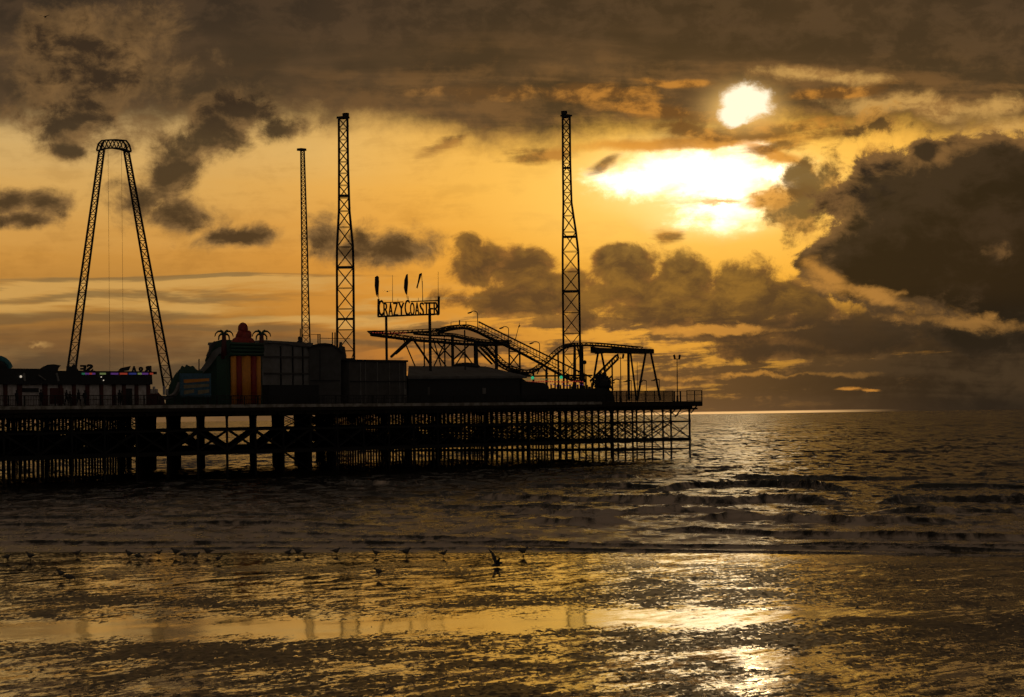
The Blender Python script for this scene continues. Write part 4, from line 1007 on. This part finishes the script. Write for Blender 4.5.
# ------------------------------------------------------------------ lamps and masts
def gooseneck(label, px, pt, pb, lx, t=4.0):
    t_ = Thing('hook_lamp', label, 'lamp', L(px, pb, t), 'hooked lamps along the lift stair')
    MB().bar(L(px, pb, t), L(px, pt + 3, t), .11, n=6).part('post', t_, 'steel')
    w_ = px - lx; ar = [L(px - w_ * (.5 - .5 * math.cos(q * math.pi / 6)), pt + 3 - 3 * math.sin(q * math.pi / 6), t) for q in range(6)]
    MB().path(ar, .10, n=6).part('arm', t_, 'steel')
    e_ = ar[-1]; MB().bar(e_ + Vector((.15, 0, .05)), e_ - Vector((.45, 0, .1)), .26, .14).part('lamp_head', t_, 'steel')
gooseneck('hooked lamp at the top of the lift stair', 477.6, 311.0, 330, 470)
gooseneck('hooked lamp halfway down the lift stair beside the slanting mast', 508.6, 326.4, 345, 501.6)
gooseneck('hooked lamp low on the lift stair above the dip', 539.6, 341.6, 360, 531.6)
t_ = Thing('slanting_mast', 'thin slanting mast leaning right between two hooked lamps', 'mast', L(515, 341, 4.4))
MB().bar(L(515, 341, 4.4), L(519.6, 323, 4.4), .11, n=5, w2=.05).part('mast', t_, 'steel'); MB().bar(L(518.6, 327, 4.4), L(520, 325.4, 4.4), .12).part('finial', t_, 'steel')
def lamp_post(label, x, yt, t, heads=True):
    b = L(x, 398, t); tp = L(x - .4, yt, t)
    t_ = Thing('lamp_post', label, 'lamp post', (b.x, t, DECK), 'twin headed lamp posts at the pier end')
    MB().bar((b.x, t, DECK), tp, .17, n=8, w2=.10).part('pole', t_, 'steel')
    MB().bar((b.x, t, DECK), (b.x, t, DECK + .9), .34, n=8, w2=.26).part('plinth', t_, 'steel')
    MB().bar(tp - Vector((.5, 0, .25)), tp + Vector((.5, 0, -.25)), .08).part('cross_arm', t_, 'steel')
    for sg in (-1, 1):
        c = tp + Vector((sg * .62, 0, .05)); MB().bar(c - Vector((sg * .1, 0, .28)), c + Vector((sg * .12, 0, .3)), .40, .24, n=8).part('floodlight', t_, 'steel', smooth=False)
    return t_
lamp_post('twin headed lamp post standing alone near the seaward corner of the pier', 677.4, 357.4, .3)
lamp_post('twin headed lamp post inside the coaster frame between its splayed legs', 620.9, 356.6, 2.5)
t_ = Thing('pole', 'thin plain pole between the splayed legs on the right of the coaster frame', 'pole', (L(637.4, 398, 9).x, 9, DECK)); MB().bar((L(637.4, 398, 9).x, 9, DECK), L(637.2, 361, 9), .13, n=6, w2=.06).part('shaft', t_, 'steel')
t_ = Thing('ball_pole', 'thin pole with a dark ball just right of the tall tower', 'pole', (L(585, 398, 6).x, 6, DECK)); MB().bar((L(585, 398, 6).x, 6, DECK), L(584.6, 363, 6), .10, n=6).part('shaft', t_, 'steel'); MB().ball(L(584.6, 362.3, 6), .30).part('ball', t_, 'black', smooth=True)
def low_lamp(label, xa, xp, yt):
    t_ = Thing('low_lamp', label, 'lamp', (L(xp, 398, 1.2).x, 1.2, DECK), 'low bracket lamps behind the end railing')
    MB().bar((L(xp, 398, 1.2).x, 1.2, DECK), L(xp, yt, 1.2), .09, n=6).part('post', t_, 'steel')
    MB().path([L(xp, yt + .4, 1.2), L((xa + xp) / 2, yt - .6, 1.2), L(xa, yt + 1.0, 1.2)], .10).part('arm', t_, 'steel')
    a = L(xa, yt + 1.2, 1.2); MB().bar(a - Vector((.35, 0, 0)), a + Vector((.35, 0, 0)), .20, .10).part('lamp_head', t_, 'steel')
low_lamp('low bracket lamp with its arm to the left beside the bristling machine', 612.6, 619.6, 379.6)
low_lamp('low bracket lamp directly left of the middle frame legs', 625.4, 631.4, 380.4)
low_lamp('low bracket lamp between the right pair of frame legs', 640.6, 646.4, 380.6)
low_lamp('low bracket lamp just outside the rightmost frame leg', 653, 659.4, 379.4)

# ------------------------------------------------------------------ people on the deck by the arcade
def person(label, x, t, hgt, pose, cloth):
    b = L(x, 398, t); k = hgt / 1.75
    th = Thing('person', label, 'person', (b.x, t, DECK), 'people walking in front of the arcade')
    J = {'pel': (0, 0, .95), 'ch': (0, 0, 1.35), 'nk': (0, 0, 1.50), 'hd': (0, -.01, 1.66), 'tp': (0, 0, 1.75)}
    st = .22 * pose
    V_ = [(0, 0, .95), (0, 0, 1.18), (0, 0, 1.38), (0, 0, 1.50), (.02, 0, 1.58), (.02, 0, 1.70),
          (.0, -.10, .90), (st, -.10, .50), (st * .9, -.10, .06), (st * .9 + .16, -.10, .03),
          (.0, .10, .90), (-st * .6, .10, .50), (-st * 1.3, .10, .08), (-st * 1.3 + .15, .10, .04),
          (0, -.20, 1.40), (-.05 - st * .5, -.25, 1.13), (.08 - st * .4, -.26, .88), (0, .20, 1.40), (.05 + st * .5, .25, 1.13), (.16 + st * .4, .26, .90)]
    E_ = [(0, 1), (1, 2), (2, 3), (3, 4), (4, 5), (0, 6), (6, 7), (7, 8), (8, 9), (0, 10), (10, 11), (11, 12), (12, 13), (2, 14), (14, 15), (15, 16), (2, 17), (17, 18), (18, 19)]
    R_ = [.15, .14, .17, .06, .075, .09, .10, .07, .05, .04, .10, .07, .05, .04, .07, .05, .04, .07, .05, .04]
    me = bpy.data.meshes.new('body'); me.from_pydata([(a * k, b_ * k, c * k) for a, b_, c in V_], E_, [])
    o = bpy.data.objects.new('body', me); COL.objects.link(o)
    md = o.modifiers.new('Skin', 'SKIN'); me.skin_vertices[0].data[0].use_root = True
    for v, r in zip(me.skin_vertices[0].data, R_): v.radius = (r * k, r * k)
    o.modifiers.new('sub', 'SUBSURF').levels = 1
    dg = bpy.context.evaluated_depsgraph_get(); dg.update(); m2 = bpy.data.meshes.new_from_object(o.evaluated_get(dg)); bpy.data.objects.remove(o)
    m2.name = 'body'; m2.materials.clear(); m2.materials.append(MT[cloth]); o = bpy.data.objects.new('body', m2); COL.objects.link(o); o.parent = th.e
    h = MB().ball(th.o + Vector((.0, 0, 1.70 * k)), .10 * k, .10 * k, .09 * k); h.part('hair', th, 'black', smooth=True)
for lb, x_, t_, h_, ps, cl in (('person in dark clothes standing left of the second arcade pillar', 16.6, .1, 1.72, .2, 'cloth'), ('tall person in dark clothes standing left of the red poster', 41, .1, 1.8, .1, 'cloth'),
        ('person walking right of the red poster', 66.6, .1, 1.74, .9, 'cloth'), ('shorter person in brown close behind the one by the red poster', 70, .15, 1.6, .7, 'cloth2'),
        ('person striding past the arcade, leftmost of the pair below the mirrored letters', 78.6, .1, 1.78, 1.0, 'cloth'), ('person striding past the arcade, rightmost of the pair below the mirrored letters', 84.6, .1, 1.7, -.9, 'cloth'),
        ('person standing left of the dark arcade door', 119.4, .1, 1.75, .3, 'cloth'), ('shorter person close to the left edge of the dark arcade door', 122, .15, 1.62, .5, 'cloth2')):
    person(lb, x_, t_, h_, ps, cl)

# ------------------------------------------------------------------ gulls
def gull_mb(fly=False, bend=0.0, peck=False):
    """unit gull: body 0.45 m long towards +x, feet at z=0"""
    mb = MB(); z0 = 0.0 if fly else .20
    sp = [(-.26, .03, .008, .006), (-.20, .02, .030, .012), (-.10, .01, .055, .045), (0, 0, .070, .065), (.08, .005, .066, .064), (.13, .035, .045, .048), (.16, .075, .034, .036), (.185, .10, .036, .036), (.215, .105, .026, .028), (.24, .10, .011, .011), (.275, .092, .004, .006)]
    if fly: sp = [(a, b * .35, c, d) for a, b, c, d in sp]
    if peck: sp = [(a, b if a < .1 else b - (a - .1) * 1.3, c, d) for a, b, c, d in sp]
    rings = []
    for a, b, ry, rz in sp: rings.append([(a * (1 if fly else .85), ry * 1.35 * math.cos(q * .7854), z0 + .02 + b * 1.2 + rz * 1.5 * math.sin(q * .7854)) for q in range(8)])
    mb.loft(rings)
    return mb, z0
def gull(name, label, loc, kind, rz=0.0, sc=1.0, group=None, tilt=(0, 0)):
    th = Thing(name, label, 'gull', (0, 0, 0), group)
    fly = kind == 'fly'; mb, z0 = gull_mb(fly, peck=(kind == 'peck'))
    if not fly:
        for sy in (-.022, .022): mb.bar((.01, sy, 0), (.0, sy, z0), .016, n=5); mb.bar((.01, sy, .006), (.05, sy * 1.2, .006), .03, .008)
    mb.part('body', th, 'gull', smooth=True)
    if fly:
        for sg in (-1, 1):
            pts = [(0, .05 * sg, .03), (-.01, .22 * sg, .03 + .10 * WUP), (-.02, .40 * sg, .03 + .16 * WUP), (-.10, .68 * sg, .03 + .22 * WUP)]; ch_ = [.16, .15, .12, .02]
            vs = []
            for (a, b, c), q in zip(pts, ch_): vs += [(a + q * .45, b, c), (a - q * .55, b, c), (a - q * .55, b, c - .012), (a + q * .45, b, c - .018)]
            fs = [(4 * k + i, 4 * k + (i + 1) % 4, 4 * k + 4 + (i + 1) % 4, 4 * k + 4 + i) for k in range(3) for i in range(4)] + [(0, 1, 2, 3), (15, 14, 13, 12)]
            q = MB(); q.add(vs, fs); q.part('wing', th, 'wing')
    else:
        for sg in (-1, 1):
            q = MB(); q.loft([[(a, sg * (y_ + .004) + .006 * math.cos(t * .785) * sg, .02 + z0 + z_ + r * math.sin(t * .785)) for t in range(8)] for a, y_, z_, r in ((.08, .052, .01, .02), (0, .062, .01, .045), (-.12, .045, .015, .034), (-.22, .022, .025, .014), (-.29, .008, .03, .004))]); q.part('wing', th, 'wing', smooth=True)
    th.e.location = loc; th.e.rotation_euler = (tilt[0], tilt[1], rz); th.e.scale = (sc,) * 3
    return th.e
def gp(x, y, z=0.012): g = ground(x, y, z); return Vector((g[0], g[1], z))
WUP = 1.0
G = 'gulls scattered along the wet sand'
SG = [(7, 561.5, 0.3, 'leftmost gull standing at the water edge', 'stand'), (30.5, 560.5, 2.9, 'upright gull standing second from the left edge', 'stand'), (77.5, 556.5, .2, 'small gull alone between the left pair and the group', 'stand'),
      (129.5, 558.6, 2.6, 'upright gull at the left end of the group below the arcade door', 'stand'), (138, 560.5, .1, 'gull with lowered head beside the leftmost of the group', 'peck'), (158.6, 556.5, .0, 'gull standing below the swing frame right leg', 'stand'),
      (176, 556.8, 3.0, 'small gull left of the tight trio', 'stand'), (184, 558.8, .4, 'gull feeding at the left of the tight trio', 'peck'), (195.5, 559.4, .1, 'gull standing in the middle of the tight trio', 'stand'),
      (208, 556.6, 3.3, 'gull standing at the right of the tight trio', 'stand'), (218.5, 562.4, .2, 'gull standing nearer the camera right of the trio', 'stand'), (61, 578.4, 2.8, 'gull resting on the sand well below the left pair', 'stand'),
      (69.5, 583, .2, 'lower gull of the two on the sand at left', 'peck'), (288, 556, .4, 'left gull of the small pair under the round roofed shed', 'stand'), (298, 556.2, 2.9, 'right gull of the small pair under the round roofed shed', 'stand'),
      (336, 555.5, 0, 'gull standing under the tall lattice tower', 'stand'), (376, 556.6, 2.9, 'gull standing left of the name sign line', 'stand'), (406, 556.8, .2, 'small gull standing below the name sign', 'stand'), (443.5, 557.5, .5, 'gull standing at the edge left of the flying gull', 'stand'),
      (379, 576.5, 3.0, 'gull standing alone nearer the camera with its reflection below', 'stand'), (523, 556.2, .2, 'rightmost gull standing at the water edge', 'stand')]
for k, (x_, y_, rz, lb, kd) in enumerate(SG): gull('gull', lb, gp(x_, y_) + Vector((0, 0, -.01)), kd, rz, 1.0 + .16 * math.sin(k * 2.3), G)
GF = 'gulls in flight'
def air(x, y, dist): d = ray(x, y); return Vector((0, 0, EYE)) + d * (dist / d.y)
WUP = .7; gull('gull', 'gull flying low over the surf above the tight trio', air(201, 550, 125), 'fly', 1.2, .8, GF)
gull('gull', 'gull flying low over the surf below the striped inflatable', air(235, 549.5, 126), 'fly', .3, .8, GF)
gull('gull', 'gull flying low over the surf left of the nearest flying gull', air(478.5, 547, 128), 'fly', .6, .6, GF)
WUP = 2.4; gull('gull', 'large gull alighting with wings raised on the wet sand', air(497, 565, 105.6), 'fly', .35, 1.0, GF, (0.25, -.15))
WUP = .5; gull('gull', 'gull gliding in the sky beside the left feather flag', air(387.3, 291.6, 300), 'fly', 1.4, .85, GF)
WUP = .8; gull('gull', 'tiny gull high in the cloud at top left', air(45, 17, 400), 'fly', 1.2, 1.4, GF)
WUP = .8; gull('gull', 'tiny gull under the top cloud above the lift mast gap', air(239, 100, 420), 'fly', 1.2, .9, GF)
